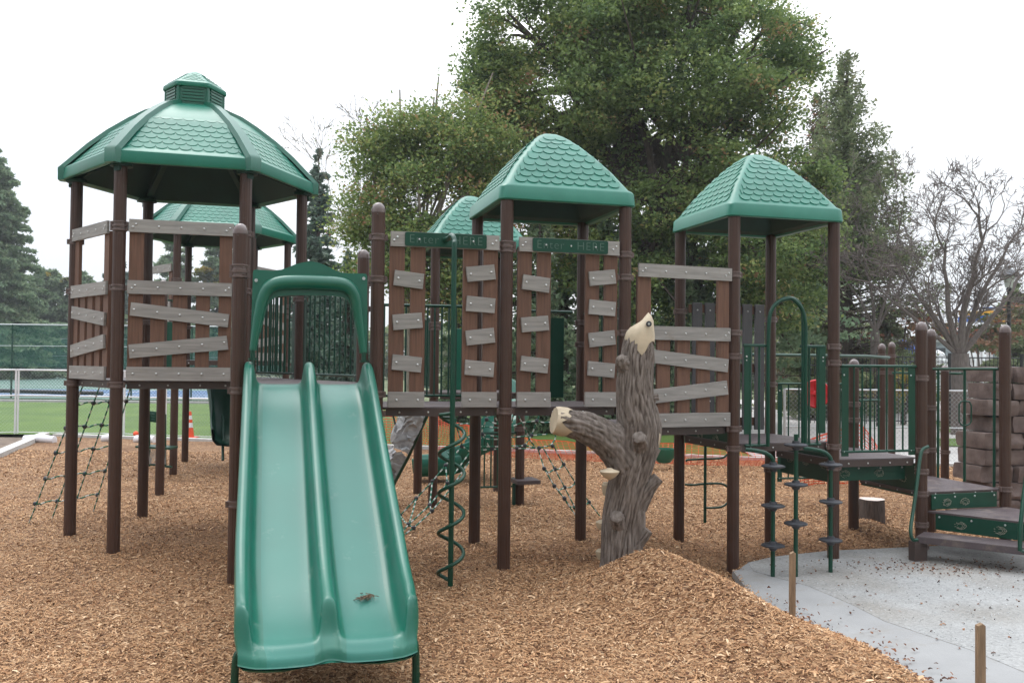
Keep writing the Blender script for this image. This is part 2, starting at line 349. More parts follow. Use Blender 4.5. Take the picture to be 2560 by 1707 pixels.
# ---------------------------------------------------------------- concrete pad with pebbly top
pad_in = [ath(1300+x/1.867, 1250+y/1.867, PADZ) for x, y in [(1090, 330), (1350, 400), (1560, 490), (1700, 562), (1930, 640), (2100, 695), (2352, 800)]]
pad_in += [Vector((5.0, 3.6, PADZ)), Vector((8.5, 3.6, PADZ)), Vector((8.5, 10.9, PADZ)), Vector((6.2, 10.85, PADZ))]
pad_in += [Vector((4.75, 10.46, PADZ)), Vector((3.64, 10.2, PADZ)), Vector((2.9, 9.85, PADZ)), Vector((2.55, 9.55, PADZ))]
def pad_material():
    m = mat('pebbly_poured_surface', (.30, .30, .294), .85, .10, 1.2, .4, 60)
    n, l = m.node_tree.nodes, m.node_tree.links; b = n["Principled BSDF"]
    tc = n.new("ShaderNodeTexCoord"); vo = n.new("ShaderNodeTexVoronoi"); vo.inputs['Scale'].default_value = 55; l.new(tc.outputs['Object'], vo.inputs['Vector'])
    sp = n.new("ShaderNodeSeparateColor"); l.new(vo.outputs['Color'], sp.inputs[0])
    rp = n.new("ShaderNodeValToRGB"); rp.color_ramp.elements[0].position = .1; rp.color_ramp.elements[0].color = (.88, .88, .87, 1); rp.color_ramp.elements[1].position = .9; rp.color_ramp.elements[1].color = (1.14, 1.14, 1.14, 1)
    old = b.inputs['Base Color'].links[0].from_socket
    mu = n.new("ShaderNodeMix"); mu.data_type = 'RGBA'; mu.blend_type = 'MULTIPLY'; mu.inputs[0].default_value = 1
    l.new(sp.outputs[0], rp.inputs[0]); l.new(old, mu.inputs[6]); l.new(rp.outputs[0], mu.inputs[7])
    # patches of bare wet grey
    ns = n.new("ShaderNodeTexNoise"); ns.inputs['Scale'].default_value = .8; ns.inputs['Detail'].default_value = 8; l.new(tc.outputs['Object'], ns.inputs['Vector'])
    r2 = n.new("ShaderNodeValToRGB"); r2.color_ramp.elements[0].position = .45; r2.color_ramp.elements[0].color = (1, 1, 1, 1); r2.color_ramp.elements[1].position = .62; r2.color_ramp.elements[1].color = (.84, .80, .75, 1)
    m2 = n.new("ShaderNodeMix"); m2.data_type = 'RGBA'; m2.blend_type = 'MULTIPLY'; m2.inputs[0].default_value = 1
    l.new(ns.outputs[0], r2.inputs[0]); l.new(mu.outputs[2], m2.inputs[6]); l.new(r2.outputs[0], m2.inputs[7]); l.new(m2.outputs[2], b.inputs['Base Color'])
    return m
M['pad'] = pad_material()
mb = MB(); nP = len(pad_in)
mb.add(pad_in, [list(range(nP))]); o = obj('concrete_pad', mb, M['pad']); o['kind'] = 'structure'
# smooth sloped margin along its near side
inn = pad_in[:7]+[pad_in[7]]
out = OUTP[1:]
inn = [pad_in[-1]-Vector((.0, -.0, 0))]+inn; out = OUTP
mb = MB(); k = len(inn)
mb.add([v+Vector((0, 0, -.002)) for v in inn]+out+[v+Vector((-.02, -.02, -.25)) for v in out], [(i, i+1, k+i+1, k+i) for i in range(k-1)]+[(k+i, k+i+1, 2*k+i+1, 2*k+i) for i in range(k-1)])
o = obj('sloped_concrete_margin', mb, M['conc'], smooth_=True, angle=50); o['kind'] = 'structure'
pad_poly = PADPOLY
def inside(poly, X, Y):
    c = np.zeros(X.shape, bool); n = len(poly)
    for i in range(n):
        x0, y0 = poly[i]; x1, y1 = poly[(i+1) % n]
        if y0 == y1: continue
        t = ((y0 > Y) != (y1 > Y)) & (X < (x1-x0)*(Y-y0)/(y1-y0)+x0); c ^= t
    return c

# ---------------------------------------------------------------- loose wood chips (one mass nobody could count)
def gz_np(X, Y):
    gxs = np.arange(-13, 10.01, .1); gys = np.arange(3.5, 24.01, .1)
    T = np.array([[gz(x, y) for y in gys] for x in gxs])
    i = np.clip((X+13)/.1, 0, len(gxs)-2); j = np.clip((Y-3.5)/.1, 0, len(gys)-2)
    i0 = i.astype(int); j0 = j.astype(int); a = i-i0; b = j-j0
    return T[i0, j0]*(1-a)*(1-b)+T[i0+1, j0]*a*(1-b)+T[i0, j0+1]*(1-a)*b+T[i0+1, j0+1]*a*b
def flakes(P, Lh, Wh, tilt, lift=.004):   # little bent flakes: 6 vertices, 2 quads each
    n = len(P); a = rng.uniform(0, 2*np.pi, n); p1 = rng.normal(0, tilt, n); p2 = rng.normal(0, tilt, n)
    d = np.stack([np.cos(a)*np.cos(p1), np.sin(a)*np.cos(p1), np.sin(p1)], 1)
    s = np.stack([-np.sin(a)*np.cos(p2), np.cos(a)*np.cos(p2), np.sin(p2)], 1)
    up = np.array([[0, 0, 1.]])
    V = np.empty((n, 6, 3)); Lh = Lh[:, None]; Wh = Wh[:, None]
    V[:, 0] = P-d*Lh-s*Wh*.7; V[:, 1] = P-d*Lh+s*Wh*.7; V[:, 2] = P-s*Wh+up*Wh*.9; V[:, 3] = P+s*Wh*.9+up*Wh*.6
    V[:, 4] = P+d*Lh-s*Wh*.5; V[:, 5] = P+d*Lh+s*Wh*.8
    F = np.arange(n)[:, None, None]*6+np.array([[0, 1, 3, 2], [2, 3, 5, 4]])[None]
    return V.reshape(-1, 3), F.reshape(-1, 4)
PX, PY = [], []
for y0, y1, dens in ((4.6, 7, 3400), (7, 9.5, 2600), (9.5, 12.5, 1400), (12.5, 19, 480)):
    xa, xb = -.66*y1-.3, .62*y1+.3
    n = int((xb-xa)*(y1-y0)*dens); X = rng.uniform(xa, xb, n); Y = rng.uniform(y0, y1, n); k = (np.abs(X) < .62*Y+.5); PX.append(X[k]); PY.append(Y[k])
PX = np.concatenate(PX); PY = np.concatenate(PY)
dpad = np.zeros(len(PX)); ki = inside(pad_poly, PX, PY); dpad[ki] = [pad_depth(x, y) for x, y in zip(PX[ki], PY[ki])]
edge = .10+.14*np.array([noise.noise((x*1.7, y*1.7, 4)) for x, y in zip(PX, PY)])
k = (~ki | ((dpad < np.abs(rng.normal(0, 1, len(PX)))*edge) & (PY < 10.2))) & (PX > (-10.1+(17.7-PY)*.325)) & (PY < 22.5-(PX+11.6)*.235); PX, PY = PX[k], PY[k]
n = len(PX); far = 1+np.clip((PY-8)/8, 0, 1.2)
gzz = gz_np(PX, PY); gzz = np.where(inside(pad_poly, PX, PY), np.maximum(gzz, -.16), gzz); P = np.stack([PX, PY, gzz+rng.uniform(.0, .014, n)], 1)
V, F = flakes(P, rng.gamma(3.0, .0038, n).clip(.004, .034)*far**.5, rng.uniform(.0025, .0055, n)*far, .28)
big = gz_np(PX*0+PX, PY)*0
pt = np.array([noise.noise((x*.8, y*.8, 1)) for x, y in zip(PX[::1][:0], PY[:0])]) if False else 0
tone = np.clip(rng.beta(3.0, 2.2, n), 0, 1)
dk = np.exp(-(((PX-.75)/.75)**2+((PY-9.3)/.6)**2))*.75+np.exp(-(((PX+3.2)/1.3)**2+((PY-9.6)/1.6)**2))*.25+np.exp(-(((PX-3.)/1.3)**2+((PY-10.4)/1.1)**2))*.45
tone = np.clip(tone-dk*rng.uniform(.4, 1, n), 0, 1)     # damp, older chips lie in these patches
M['chips'] = tone_mat('loose_wood_chips', [(0.087, 0.039, 0.017), (0.221, 0.105, 0.049), (0.350, 0.187, 0.092), (0.452, 0.262, 0.134), (0.556, 0.356, 0.203), (0.689, 0.498, 0.320)], .8, spec=.2, pos=[0, .2, .45, .65, .85, 1])
npmesh('wood_chips', V, F, M['chips'], tone=np.repeat(tone, 6), kind='stuff')
n2 = 5200; X = rng.uniform(-5, 4, n2); Y = 5+9*rng.uniform(0, 1, n2)**1.3; k = ~inside(pad_poly, X, Y) & (np.abs(X) < .62*Y+.3); X, Y = X[k], Y[k]
V, F = flakes(np.stack([X, Y, gz_np(X, Y)+rng.uniform(.006, .016, len(X))], 1), rng.uniform(.014, .034, len(X)), rng.uniform(.005, .011, len(X)), .3)
npmesh('coarse_wood_chips', V, F, M['chips'], tone=np.repeat(np.clip(rng.choice([.08, .2, .55, .9], len(X), p=[.2, .25, .3, .25])+rng.normal(0, .06, len(X)), 0, 1), 6), kind='stuff')
# fallen leaves: on pad margin, pad and chips
lx, ly = [], []
for cx_, cy_, sx, sy, n_ in ((2.45, 7.0, .08, .5, 200), (2.75, 6.1, .12, .5, 300), (3.05, 5.3, .16, .3, 200), (4.7, 9.4, .7, .2, 380), (3.6, 8.2, .8, 1, 40), (3.3, 7.2, .3, .5, 15), (5.0, 8.3, .7, .4, 40)):
    lx.append(rng.normal(cx_, sx, n_)); ly.append(rng.normal(cy_, sy, n_))
lx.append(rng.uniform(-6, 3, 420)); ly.append(rng.uniform(5.3, 14, 420))
lx = np.concatenate(lx); ly = np.concatenate(ly); onp = inside(pad_poly, lx, ly)
lz = np.where(onp, -.115, np.clip(gz_np(lx, ly)+.012, -.12, 2))
V, F = flakes(np.stack([lx, ly, lz], 1), rng.uniform(.006, .018, len(lx)), rng.uniform(.004, .011, len(lx)), .35)
M['litter'] = tone_mat('dry_leaf_litter', [(.035, .02, .015), (.10, .045, .028), (.20, .075, .035), (.30, .16, .08)], .8, spec=.2)
npmesh('fallen_leaves', V, F, M['litter'], tone=np.repeat(rng.uniform(0, 1, len(lx)), 6), kind='stuff')
# loose pebbles on the pad
n = 4500; X = rng.uniform(2.3, 7, n); Y = rng.uniform(5, 10.4, n); k = inside([(p.x, p.y) for p in pad_in], X, Y) & (np.abs(X) < .62*Y+.3); X, Y = X[k], Y[k]
V, F = flakes(np.stack([X, Y, X*0+PADZ+.002], 1), rng.uniform(.003, .009, len(X)), rng.uniform(.003, .007, len(X)), .3)
M['peb'] = tone_mat('pale_pebbles', [(.24, .25, .24), (.38, .39, .39), (.52, .53, .53)], .7)
npmesh('pad_pebbles', V, F, M['peb'], tone=np.repeat(rng.uniform(0, 1, len(X)), 6), kind='stuff')
# ================================================================ PLAY STRUCTURE
def V3(p, z=0): return Vector((p[0], p[1], z))
P1, P2, P8, P9, P10, P3 = (-4.943, 10.013), (-4.062, 9.138), (-2.864, 9.464), (-2.547, 10.664), (-3.428, 11.539), (-4.626, 11.214)
MFL, MBL, MBR, MFR = (-.06, 8.633), (-.395, 9.829), (.801, 10.164), (1.136, 8.969)
RFL, RFR, RBL, RBR = (2.365, 9.467), (3.557, 9.818), (2.015, 10.658), (3.206, 11.009)
P7, P11, P12 = (-2.466, 8.006), (-1.27, 8.342), (-1.606, 9.537)
SA, SB, SC, SD = (4.67, 10.13), (5.83, 10.5), (5.52, 11.7), (4.37, 11.35)
PR = .0635
def post(parent, p, top, cap=False, clamps=(), base=-.45, name='post'):
    mb = MB(); z1 = top-(.05 if cap else 0)
    mb.lathe(V3(p), [(PR, base), (PR, z1)], 40, 0, groove=.0035)
    o = obj(name, mb, M['post'], parent, True, loc=None if parent else V3(p), angle=25)
    if cap:
        c = MB(); c.lathe(V3(p), [(PR+.003, z1-.03), (PR+.003, z1), (PR*.96, z1+.022), (PR*.78, z1+.045), (PR*.45, z1+.062), (.006, z1+.068)], 32)
        c.bolt(V3(p, z1-.05)+Vector((0, -PR, 0)), (0, -1, 0), .007, 0)
        obj('cap', c, M['capm'], o, True, angle=60)
    for z in clamps:
        c = MB()
        for dz in (-.022, .022): c.lathe(V3(p, z+dz), [(PR, -.010), (PR+.009, -.008), (PR+.011, 0), (PR+.009, .008), (PR, .010)], 28)
        c.lathe(V3(p, z), [(PR+.002, -.02), (PR+.002, .02)], 28)
        for sx in (-1, 1):
            c.box(V3(p, z)+U*sx*(PR+.012)-N*.012, U*.013, N*.012, ZV*.028)
        c.bolt(V3(p, z)-N*(PR+.003)+U*.03, -N, .007, 0); c.bolt(V3(p, z)-N*(PR+.003)+U*.045, -N, .007, 0)
        obj('clamp', c, M['clamp'], o, True, angle=40)
    return o
def lin(A, B):                       # local frame of a panel standing on the line A-B
    a, b = V3(A), V3(B); d = (b-a).normalized(); n = Vector((-d.y, d.x, 0)); 
    return a, d, n
def quadboard(A, B, q, off, th, name, mt, parent, off_s=0, sc=1, bolts=(), zb=0):
    a, d, n = lin(A, B); mb = MB()
    P = lambda s, z, o=0: a+d*(off_s+s*sc)+ZV*(z+zb)-n*(off+o)
    mb.prism([P(s, z) for s, z in q], -n*th, bev=.004)
    for s, z in bolts: mb.bolt(P(s, z, th), -n)
    return obj(name, mb, [mt, M['bolt']], parent, False)
def fence_panel(parent, A, B, zb, off_s=0, sc=1, label=None):
    a, d, n = lin(A, B); mb = MB()
    for i, (s0, s1) in enumerate([(.098, .242), (.315, .454), (.531, .674), (.758, .898), (.986, 1.115)]):
        top = 1.56 if i in (0, 4) else 1.0
        p = lambda s, z: a+d*(off_s+s*sc)+ZV*(z+zb)+n*.01
        mb.prism([p(s0, .02), p(s1, .02), p(s1, top), p(s0, top)], -n*.035, bev=.004)
    po = obj('slat_panel', mb, M['slat'], parent)
    if label: po['label'] = label
    sb = [.16, .385, .605, .83, 1.05]
    def ln(q): return [(s, q[0][1]+(q[1][1]-q[0][1])*(s-q[0][0])/(q[1][0]-q[0][0])-.07) for s in sb]
    for q, ex in (([(.097, 1.665), (1.130, 1.665), (1.130, 1.53), (.097, 1.53)], 1), ([(.09, 1.033), (1.117, 1.033), (1.117, .893), (.09, .893)], 1),
              ([(.13, .806), (1.097, .704), (1.084, .566), (.119, .67)], 0), ([(.112, .370), (1.074, .478), (1.093, .332), (.126, .230)], 0), ([(.095, .142), (1.118, .142), (1.118, 0), (.095, 0)], 0)):
        bs = ln(q)
        if ex: bs = [(.135, bs[0][1]-.012), (.165, bs[0][1]+.018)]+bs[1:4]+[(1.055, bs[0][1]-.012), (1.09, bs[0][1]+.018)]
        quadboard(A, B, q, .027, .03, 'board', M['board'], po, off_s, sc, bs, zb)
    return po
def text_mesh(s, size, mt, parent, origin, X, Z, n, name='lettering'):
    cu = bpy.data.curves.new('t', 'FONT'); cu.body = s; cu.size = size; cu.extrude = .0008; cu.offset = -.0022; cu.align_x = 'CENTER'; cu.align_y = 'CENTER'; cu.space_character = 1.12
    t = bpy.data.objects.new('t', cu); C.objects.link(t); bpy.context.view_layer.update()
    me = bpy.data.meshes.new_from_object(t); bpy.data.objects.remove(t)
    me.name = name; me.materials.clear(); me.materials.append(mt)
    Mx = Matrix((( *X,), (*Z,), (*(-n),))).transposed().to_4x4(); Mx.translation = Vector(origin)-wo(parent); me.transform(Mx)
    o = bpy.data.objects.new(name, me); C.objects.link(o); o.parent = parent; WO[o.name] = wo(parent); return o
def enter_panel(parent, A, B, zb):
    a, d, n = lin(A, B); mb = MB(); p = lambda s, z, o=0: a+d*s+ZV*(z+zb)+n*(.01-o)
    for s0, s1 in ((.107, .25), (.306, .448), (.812, .956), (1.01, 1.152)):
        mb.prism([p(s0, .02), p(s1, .02), p(s1, 1.56), p(s0, 1.56)], -n*.035, bev=.004)
    po = obj('slat_panel', mb, M['slat'], parent)
    Bd = [([(.112, 1.655), (1.160, 1.655), (1.160, 1.513), (.112, 1.513)], [(.145, 1.57), (.175, 1.60), (1.09, 1.57), (1.125, 1.60)]),
          ([(.103, .145), (.447, .145), (.447, 0), (.103, 0)], [(.185, .07), (.385, .07)]), ([(.805, .145), (1.149, .145), (1.149, 0), (.805, 0)], [(.885, .07), (1.08, .07)])]
    for q in ([(.156, 1.290), (.432, 1.260), (.420, 1.116), (.142, 1.145)], [(.135, .868), (.412, .895), (.426, .75), (.149, .723)], [(.145, .498), (.424, .470), (.411, .327), (.134, .353)],
              [(.833, 1.341), (1.110, 1.374), (1.128, 1.231), (.851, 1.198)], [(.847, 1.066), (1.127, 1.046), (1.118, .903), (.838, .918)], [(.834, .730), (1.111, .765), (1.129, .621), (.852, .588)], [(.838, .454), (1.122, .430), (1.114, .287), (.832, .31)]):
        cz = sum(z for s, z in q)/4; cs_ = sum(s for s, z in q)/4; sl = (q[1][1]-q[0][1])/(q[1][0]-q[0][0])
        Bd.append((q, [(cs_-.1, cz-.1*sl), (cs_+.1, cz+.1*sl)]))
    top = None
    for q, bs in Bd:
        o = quadboard(A, B, q, .027, .03, 'board', M['board'], po, 0, 1, bs, zb); top = top or o
    q = [(.245, 1.652), (1.03, 1.652), (1.03, 1.518), (.245, 1.518)]
    mb = MB(); P = lambda s, z: a+d*s+ZV*(z+zb)-n*.058
    pts = []
    for (cx_, cz, a0) in ((1.015, 1.635, 0), (.26, 1.635, 90), (.26, 1.535, 180), (1.015, 1.535, 270)):
        for k in range(4): t = R(a0+k*30); pts.append(P(cx_+.015*math.cos(t), cz+.015*math.sin(t)))
    mb.prism(pts[::-1], -n*.012)
    for s in (.38, .64, .90): mb.bolt(P(s, 1.585)-n*.012, -n, .009)
    sg = obj('sign_plate', mb, [M['pgreen'], M['bolt']], parent)
    text_mesh('Enter', .118, M['text'], sg, P(.425, 1.585)-n*.0135, d, ZV, n)
    text_mesh('HERE', .118, M['text'], sg, P(.845, 1.585)-n*.0135, d, ZV, n)
def deck(parent, pts, z, th=.075, name='deck'):
    mb = MB(); P = [V3(p, z-.012) for p in pts]; c = sum(P, Vector())/len(P)
    P = [p+(c-p).normalized()*.03 for p in P]
    mb.prism(P[::-1] if False else P, ZV*.012, 0)
    o = obj(name, mb, M['deck'], parent)
    r = MB(); n = len(P)
    for i in range(n):
        a, b = P[i], P[(i+1) % n]; d = (b-a).normalized(); s = Vector((-d.y, d.x, 0))
        a2, b2 = a+d*.075-ZV*th, b-d*.075-ZV*th
        r.prism([a2, b2, b2+ZV*(th-.001), a2+ZV*(th-.001)], s*.035, bev=.003)
        for t in (.12, .38, .68, .92): r.bolt(a2.lerp(b2, t)+ZV*th*.5, -s if (c-a).dot(s) > 0 else s, .010, 1)
    obj('deck_rim', r, [M['rim'], M['bolt']], o)
    return o
def barrier(parent, A, B, z0, z1, nb=9, plates=(True, True), s0=.1, s1=None, name='barrier', r=.011, bw=.07):
    a, d, n = lin(A, B); Lx = (V3(B)-V3(A)).length; s1 = s1 or Lx-.1; mb = MB(); p = lambda s, z: a+d*s+ZV*z
    mb.tube([p(s0-.01, z1), p(s1+.01, z1)], .017, 12); mb.tube([p(s0, z0), p(s1, z0)], .015, 12)
    w0 = bw if plates[0] else 0; w1 = bw if plates[1] else 0
    for i in range(nb):
        s = s0+w0+.02+(s1-w1-s0-w0-.04)*(i+.5)/nb; mb.tube([p(s, z0), p(s, z1)], r, 8)
    for on, s in ((plates[0], s0), (plates[1], s1-bw)):
        if on: mb.prism([p(s, z0-.05), p(s+bw, z0-.05), p(s+bw, z1-.015), p(s, z1-.015)], -n*.006); mb.bolt(p(s+.03, z1-.1)-n*.006, -n); mb.bolt(p(s+.03, z0)-n*.006, -n)
    return obj(name, mb, [M['dgreen'], M['bolt']], parent, True)
# ---- roofs
def scallops(mb, O, X, T, half, height, rows, wsc, mi=0, off=.006, th=.011):
    """rows of fish-scale shingles on a face: O eave middle, X unit along eave, T unit up the slope, half(t) half width"""
    nrm = X.cross(T).normalized()
    rh = height/rows
    for r in range(rows):
        t0 = r*rh+.2*rh; w = half(t0+rh*.3); sh = (wsc/2 if r % 2 else 0); k0 = int(math.ceil(w/wsc))+1
        for k in range(-k0, k0+1):
            cs_ = k*wsc+sh
            if cs_-wsc/2 >= w-.02 or cs_+wsc/2 <= -w+.02: continue
            lo = []; m = 10
            for i in range(m+1):
                a = math.pi*i/m; s = cs_-math.cos(a)*wsc/2; t = t0+rh*.62*(1-math.sin(a)**.75)-.0
                lo.append((s, t))
            lo = [(max(-w, min(w, s)), t) for s, t in lo]
            if abs(lo[0][0]-lo[-1][0]) < .015: continue
            tp = t0+rh*1.12
            P = lambda s, t, h: O+X*s+T*t+nrm*h
            base = len(mb.v)
            for s, t in lo: mb.v += [P(s, t, 0), P(s, t, off+th), ]
            mb.v += [P(lo[0][0], tp, .002), P(lo[-1][0], tp, .002)]; e0 = base+2*(m+1)
            for i in range(m):
                mb.f.append([base+2*i, base+2*i+2, base+2*i+3, base+2*i+1]); mb.m.append(mi)
            mb.f.append([base+2*i+1 for i in range(m+1)]+[e0+1, e0]); mb.m.append(mi)
def ngon_shell(center, ang0, n, prof, rc, mb, mi=0, seg=4):
    """prof: list of (circumradius, z); corners rounded by rc (fraction)"""
    rings = []; c = V3(center)
    for r, z in prof:
        ring = []; cr = min(rc, r*.5)
        for i in range(n):
            a = ang0+2*math.pi*i/n; V_ = Vector((math.cos(a), math.sin(a), 0))*r
            pa = Vector((math.cos(a-2*math.pi/n), math.sin(a-2*math.pi/n), 0))*r; pb = Vector((math.cos(a+2*math.pi/n), math.sin(a+2*math.pi/n), 0))*r
            A_ = V_+(pa-V_).normalized()*cr; B_ = V_+(pb-V_).normalized()*cr
            for k in range(seg+1):
                t = k/seg; ring.append(c+ZV*z+A_*(1-t)**2+V_*2*t*(1-t)+B_*t*t)
        rings.append(ring)
    m = len(rings[0]); base = len(mb.v)
    for rg in rings: mb.v += rg
    for i in range(len(rings)-1):
        for k in range(m): q = (k+1) % m; mb.f.append([base+i*m+k, base+i*m+q, base+(i+1)*m+q, base+(i+1)*m+k]); mb.m.append(mi)
    mb.f.append([base+(len(rings)-1)*m+k for k in range(m)]); mb.m.append(mi)
def square_roof(parent, A, B, D, W=.715, z0=3.57, dz=0):
    c = (V3(A)+V3(B)+V3(D)+(V3(B)+V3(D)-V3(A)))/4; ang = GA+math.pi/4; mb = MB(); z0 += dz
    s2 = math.sqrt(2)
    prof = [(s2*(W-.09), z0+.03), (s2*(W-.07), z0+.004), (s2*(W-.01), z0), (s2*W, z0+.012), (s2*(W-.008), z0+.13), (s2*(W-.022), z0+.150), (s2*(W-.05), z0+.172), (s2*.535, z0+.37), (s2*.41, z0+.53), (s2*.29, z0+.668), (s2*.20, z0+.757), (s2*.14, z0+.805), (s2*.085, z0+.833), (s2*.04, z0+.845), (s2*.005, z0+.848)]
    ngon_shell(c, ang, 4, prof, .10, mb)
    for k in range(4):
        d = Vector((math.cos(GA+k*math.pi/2), math.sin(GA+k*math.pi/2), 0)); X = ZV.cross(d)
        for wa, za, wb, zb_, rows in ((W-.05, .172, .535, .37, 3), (.535, .37, .41, .53, 2), (.41, .53, .29, .668, 2), (.29, .668, .185, .768, 2)):
            O = c+d*wa+ZV*(z0+za); T = (c+d*wb+ZV*(z0+zb_))-O; hgt = T.length; T = T.normalized(); Xd = X if X.cross(T).dot(d+ZV) > 0 else -X
            scallops(mb, O-Xd.cross(T)*.004, Xd, T, lambda t, wa=wa, wb=wb, hgt=hgt: wa*(1-t/hgt)+wb*(t/hgt)-.085+.012*(.66-wa), hgt, rows, .122, off=.004, th=.007)
    r = obj('roof', mb, M['roofg'], parent, True, angle=35)
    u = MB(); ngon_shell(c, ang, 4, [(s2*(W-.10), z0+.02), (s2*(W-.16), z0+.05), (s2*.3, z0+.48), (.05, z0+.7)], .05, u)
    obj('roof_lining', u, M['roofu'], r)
    return r
def hex_roof(parent, c, Rr=1.415, z0=3.99, cup=True):
    ang = GA-2*math.pi/3; c = V3(c); mb = MB(); ch = math.cos(math.pi/6)
    prof = [(Rr-.12, z0+.03), (Rr-.04, z0), (Rr-.01, z0+.004), (Rr, z0+.02), (Rr-.012, z0+.125), (Rr-.04, z0+.15), (Rr-.09, z0+.172), (Rr*.66, z0+.57), (Rr*.50, z0+.73), (Rr*.38, z0+.83), (.36, z0+.90), (.30, z0+.91)]
    ngon_shell(c, ang, 6, prof, .04, mb)
    sc = mb
    segs = [(Rr-.09, z0+.172, Rr*.66, z0+.57, 6), (Rr*.66, z0+.57, Rr*.40, z0+.81, 4)]
    for k in range(6):
        a = ang+(k+.5)*math.pi/3; d = Vector((math.cos(a), math.sin(a), 0)); X = ZV.cross(d)
        for r0, za, r1, zb_, rows in segs:
            O = c+d*r0*ch+ZV*za; T = (c+d*r1*ch+ZV*zb_)-O; hgt = T.length; T.normalize()
            Xd = X if X.cross(T).dot(d+ZV) > 0 else -X
            scallops(sc, O-Xd.cross(T)*.003, Xd, T, lambda t, r0=r0, r1=r1, hgt=hgt: (r0*(1-t/hgt)+r1*t/hgt)/2-.085, hgt*.97, rows, .118, off=.002, th=.0055)
    r = obj('roof', mb, M['roofg'], parent, True, angle=35)
    # ribs over the hips
    rb = MB()
    for k in range(6):
        a = ang+k*math.pi/3; d = Vector((math.cos(a), math.sin(a), 0)); s = Vector((-d.y, d.x, 0))
        pr_ = [(Rr+.012, z0-.005, .085), (Rr+.015, z0+.13, .085), (Rr-.03, z0+.175, .082), (Rr*.80, z0+.43, .075), (Rr*.66, z0+.60, .068), (Rr*.50, z0+.762, .062), (Rr*.38, z0+.865, .056), (.35, z0+.94, .05), (.315, z0+.945, .05)]
        vs = []
        for i, (rr, z, w) in enumerate(pr_):
            p = c+d*rr+ZV*z; dn = d*.045 if i < 2 else (-ZV*.05-d*.02)
            if i < 2: dn = -d*.07
            vs += [p-s*w+dn, p-s*w*.72, p+s*w*.72, p+s*w+dn]
        fs = [(i*4+j, i*4+j+1, i*4+j+5, i*4+j+4) for i in range(len(pr_)-1) for j in range(3)]+[(0, 1, 2, 3), tuple((len(pr_)-1)*4+j for j in range(4))]
        rb.add(vs, fs)
    obj('ridge_rib', rb, M['green'], r, True, angle=50)
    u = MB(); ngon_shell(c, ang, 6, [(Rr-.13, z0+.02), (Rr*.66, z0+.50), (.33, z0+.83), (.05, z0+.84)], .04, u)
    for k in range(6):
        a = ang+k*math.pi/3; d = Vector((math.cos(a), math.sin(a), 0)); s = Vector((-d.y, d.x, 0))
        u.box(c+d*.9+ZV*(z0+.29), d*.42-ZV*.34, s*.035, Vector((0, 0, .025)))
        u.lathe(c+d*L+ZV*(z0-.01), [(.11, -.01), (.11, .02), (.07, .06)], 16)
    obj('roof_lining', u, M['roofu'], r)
    if cup:
        zc = z0+.87; m = MB(); rr = .325
        ngon_shell(c, ang, 6, [(rr, zc), (rr, zc+.28)], .02, m)
        for k in range(6):
            a = ang+(k+.5)*math.pi/3; d = Vector((math.cos(a), math.sin(a), 0)); s = Vector((-d.y, d.x, 0))
            for j in range(5): m.box(c+d*(rr*ch+.006)+ZV*(zc+.08+j*.036), d*.006, s*.115, ZV*.011)
            a = ang+k*math.pi/3; d = Vector((math.cos(a), math.sin(a), 0)); m.tube([c+d*(rr-.012)+ZV*zc, c+d*(rr-.012)+ZV*(zc+.27)], .022, 8)
        cu = obj('cupola', m, M['green'], r, True, angle=40)
        m = MB(); ngon_shell(c, ang, 6, [(.28, zc+.235), (.355, zc+.235), (.365, zc+.25), (.36, zc+.285), (.335, zc+.305), (.19, zc+.40), (.09, zc+.465), (.05, zc+.482), (.01, zc+.488)], .05, m)
        for k in range(6):
            a = ang+(k+.5)*math.pi/3; d = Vector((math.cos(a), math.sin(a), 0)); X = ZV.cross(d)
            O = c+d*.325*ch+ZV*(zc+.312); T = (c+d*.1*ch+ZV*(zc+.462))-O; hgt = T.length; T.normalize(); Xd = X if X.cross(T).dot(d+ZV) > 0 else -X
            scallops(m, O-Xd.cross(T)*.003, Xd, T, lambda t, hgt=hgt: (.325*(1-t/hgt)+.1*t/hgt)/2-.03, hgt*.9, 5, .062, off=.002, th=.004)
        obj('cupola_roof', m, M['roofg'], cu, True, angle=40)
    return r

# ---- hexagonal tower with cupola (near left)
hexc = ((P2[0]+P10[0])/2, (P2[1]+P10[1])/2)
t = thing('play_tower', 'near six sided play tower whose green shingle roof carries a small cupola', 'play tower', V3(hexc), 'roofed play towers')
hex_roof(t, hexc)
post(t, P1, 4.03, clamps=(3.30, 2.74, 1.71)); post(t, P2, 4.03, clamps=(3.375, 3.335, 2.72, 1.72)); post(t, P8, 4.03, clamps=(3.33, 2.72, 1.72))
post(t, P9, 4.03, clamps=(2.72,), base=-.4); post(t, P10, 4.03, clamps=(2.6,)); post(t, P3, 4.03, clamps=(2.45,))
deck(t, [P2, P8, P9, P10, P3, P1], 1.765)
fence_panel(t, P2, P8, 1.765); fence_panel(t, P1, P2, 1.765, off_s=-.06, sc=.985)
barrier(t, P10, P9, 1.83, 2.78, 9)
# ---- slide platform between the hexagonal tower and the entry fence
t = thing('platform', 'roofless platform with capped brown posts at the top of the double slide', 'platform', V3(P7))
post(t, P7, 3.205, True, clamps=(2.82, 2.76, 1.715, .70)); post(t, P11, 3.467, True, clamps=(3.155, 2.76, 1.68, 1.50)); post(t, P12, 3.172, True, clamps=(2.82, 2.55, 1.7))
deck(t, [P7, P11, P12, P9, P8], 1.765)
barrier(t, P9, P12, 1.83, 2.82, 9); barrier(t, P9, P10, 1.83, 2.8, 8)
